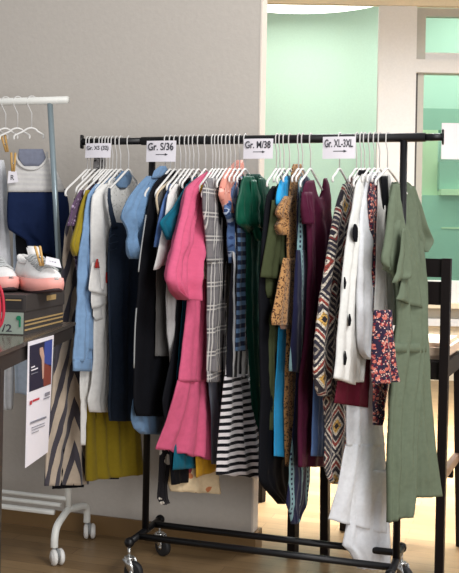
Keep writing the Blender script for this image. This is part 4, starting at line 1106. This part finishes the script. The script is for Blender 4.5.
# glazed partition right of the pillar
M['frame'] = solid('grey_aluminium_frame', (176,172,160), .45, .2); M['frame_dark'] = solid('dark_gasket', (66,60,58), .6)
gx1 = 4.0
zt0, zt1 = Zat(420, 72, FY), Zat(420, 61, FY)
win = struct(empty('window_1', (xp1, FY+.1, 0))); wl = win.location.copy()
def wbox(name, x0, x1, z0, z1, mat, y0=FY+.06, y1=FY+.13, par=win):
    bm = bmesh.new(); bx(bm, ((x0+x1)/2, (y0+y1)/2, (z0+z1)/2), ((x1-x0)/2, (y1-y0)/2, (z1-z0)/2)); return link_mesh(name, bm, mat, par, loc=wl, smooth=False)
P1 = FY/F
wbox('frame', xp1, xp1+3*P1, 0, zt0, M['frame_dark'])
wbox('frame', xp1+3*P1, xp1+9*P1, 0, zt0, M['frame'])
wbox('frame', xp1, gx1, zt0, zt1+.02, M['pillar'], FY+.02, FY+.16)
wbox('frame', xp1, xp1+10*P1, zt1+.02, zb, M['frame'])
wbox('frame', xp1+10*P1, gx1, zt1+.02, zt1+.09, M['pillar'])
wbox('frame', xp1+10*P1, gx1, zb-8.5*P1, zb, M['frame'])
zc = Zat(450, 281, FY)
wbox('parapet', xp1+9*P1, gx1, zc-.20, zc, M['pillar'], FY+.02, FY+.15)
wbox('sill', xp1+9*P1, gx1, zc-.245, zc-.20, M['beam'], FY-.06, FY+.15)
wbox('parapet', xp1+9*P1, gx1, zc-.345, zc-.245, M['frame'], FY+.04, FY+.15)
wbox('parapet', xp1+9*P1, gx1, zc-.41, zc-.345, M['pillar'], FY+.0, FY+.15)
wbox('parapet', xp1+9*P1, gx1, 0, zc-.41, M['beam'], FY+.04, FY+.15)
m, t, p = nt('green_tinted_glass')
for n_ in list(t.nodes): t.nodes.remove(n_)
out = N(t, 'ShaderNodeOutputMaterial'); tr = N(t, 'ShaderNodeBsdfTransparent'); tr.inputs[0].default_value = (.87, .955, .915, 1)
gl = N(t, 'ShaderNodeBsdfGlossy'); gl.inputs['Roughness'].default_value = .05; mx = N(t, 'ShaderNodeMixShader'); mx.inputs[0].default_value = .06
L(t, tr.outputs[0], mx.inputs[1]); L(t, gl.outputs[0], mx.inputs[2]); L(t, mx.outputs[0], out.inputs[0]); M['glass'] = m
wbox('pane', xp1+9*P1, gx1, zc, zt0, M['glass'], FY+.09, FY+.096)
wbox('pane', xp1+10*P1, gx1, zt1+.09, zb-8.5*P1, M['glass'], FY+.09, FY+.096)
# things seen through the glass
M['green_panel'] = solid('green_cabinet', (150,194,176), .5); M['pale_green'] = solid('pale_green_board', (200,226,190), .5)
SY = 10.2
cab = empty('wall_cabinet', (Xat(450, 250, SY), SY+.2, 0), 'green cabinet with a pale ledge behind the tinted glass', 'cabinet'); wl2 = cab.location.copy()
def cbox(name, px0, px1, py0, py1, mat, y0, y1):
    bm = bmesh.new(); x0, x1 = Xat(px0, 200, SY), Xat(px1, 200, SY); z1, z0 = Zat(440, py0, SY), Zat(440, py1, SY)
    bx(bm, ((x0+x1)/2, (y0+y1)/2, (z0+z1)/2), ((x1-x0)/2, (y1-y0)/2, (z1-z0)/2)); return link_mesh(name, bm, mat, cab, loc=wl2, smooth=False)
cbox('body', 424, 520, 195, 372, M['green_panel'], SY+.1, SY+.5)
cbox('upper_panel', 441, 520, 161, 190, M['green_panel'], SY+.1, SY+.5)
cbox('ledge', 441, 520, 189, 195, M['pale_green'], SY, SY+.5)
cbox('door_gap', 444, 520, 227, 228.5, M['pale_green'], SY+.09, SY+.1)
cbox('header_board', 424, 520, 106, 128, M['green_panel'], SY+.2, SY+.5)
cbox('side_panel', 424, 441, 128, 195, M['pale_green'], SY+.2, SY+.5)
# paper on the glass
bm = bmesh.new(); x0, x1 = Xat(443.5, 140, FY), Xat(475, 140, FY); z0, z1 = Zat(450, 158.5, FY), Zat(450, 122, FY)
bx(bm, ((x0+x1)/2, FY+.083, (z0+z1)/2), ((x1-x0)/2, .003, (z1-z0)/2))
tag(link_mesh('notice', bm, M['paper'], loc=Vector((x0, FY+.083, z0)), smooth=False), 'blank white paper taped on the green glass at the right edge', 'paper')

# round pendant lamp in the far room
LP = on_depth(301, -11, 9.6)
lamp = empty('ceiling_lamp', LP, 'large round white ceiling lamp glowing at the top of the picture', 'lamp'); lc = lamp.location.copy()
m, t, p = nt('lamp_diffuser'); p.inputs['Emission Color'].default_value = (1, .97, .9, 1); p.inputs['Emission Strength'].default_value = 3.2; p.inputs['Base Color'].default_value = (.9, .9, .9, 1); M['diff'] = m
LR = 107/F*9.6
bm = bmesh.new(); cyl(bm, LP + Z*.015, Z, LR, .03, 64, .01); link_mesh('diffuser', bm, M['diff'], lamp, loc=lc, smooth=False)
bm = bmesh.new(); cyl(bm, LP + Z*.055, Z, LR+.012, .05, 64, .01); link_mesh('housing', bm, M['white_metal'], lamp, loc=lc, smooth=False)
bm = bmesh.new()
for k in range(3):
    a = k*2.094; tube(bm, [LP + Z*.08 + Vector((math.cos(a), math.sin(a), 0))*LR*.7, Vector((LP.x, LP.y, CE)) + Vector((math.cos(a), math.sin(a), 0))*LR*.5], .004, 6)
link_mesh('suspension', bm, M['chrome'], lamp, loc=lc)

# ------------------------------------------------------------------ light
def area(name, loc, target, sx_, sy_, power, col=(1, 1, 1)):
    l = bpy.data.lights.new(name, 'AREA'); l.shape = 'RECTANGLE'; l.size = sx_; l.size_y = sy_; l.energy = power; l.color = col
    o = bpy.data.objects.new(name, l); COL.objects.link(o); o.location = loc
    d = (Vector(target) - Vector(loc)).normalized(); o.rotation_euler = d.to_track_quat('-Z', 'Y').to_euler(); return o
area('hall_light', (1.5, 1.3, 3.3), (0, 3.4, .9), 1.2, 1.0, 70, (1, .98, .96))
area('front_fill_light', (2.0, -.9, 1.5), (-.2, 3.5, .7), 2.4, 1.8, 74, (1, .99, .98))  # added frontal fill behind the camera; no window stands there
l1 = area('far_room_fill', (2.9, 9.7, 4.15), (2.7, 9.9, 0), 1.6, 1.2, 48, (1, .985, .96))  # added fill for the mint wall and cabinet, kept off the pillar front
l3 = area('pillar_fill_light', (1.8, 6.0, 4.1), (1.8, 6.0, 0), 2.0, 1.0, 170, (.97, .98, 1)); l3.data.spread = math.radians(140)  # added to lift the dark pillar; no lamp is modelled at this spot
l2 = area('far_floor_fill', (1.0, 5.5, 4.1), (1.0, 5.5, 0), 3.0, 1.2, 300, (.97, .98, 1)); l2.data.spread = math.radians(62)  # added to brighten the far floor; narrow spread spares the garments
w = bpy.data.worlds.new('world'); SC.world = w; w.use_nodes = True
w.node_tree.nodes['Background'].inputs[0].default_value = (.92, .93, .96, 1); w.node_tree.nodes['Background'].inputs[1].default_value = .50

# ------------------------------------------------------------------ camera
cam = bpy.data.cameras.new('camera'); co = bpy.data.objects.new('camera', cam); COL.objects.link(co)
cam.sensor_fit = 'AUTO'; cam.sensor_width = 36; cam.lens = F*36/573
cam.shift_y = HOR/573; cam.shift_x = -(-HOR*ROLL)/573
co.matrix_world = Matrix.Translation((0, 0, CAMZ)) @ Matrix.Rotation(PI/2, 4, 'X') @ Matrix.Rotation(ROLL, 4, 'Z')
cam.clip_start = .05
SC.camera = co
vs = SC.view_settings; vs.view_transform = 'Standard'; vs.look = 'None'; vs.gamma = 1; vs.use_curve_mapping = False; vs.exposure = .12
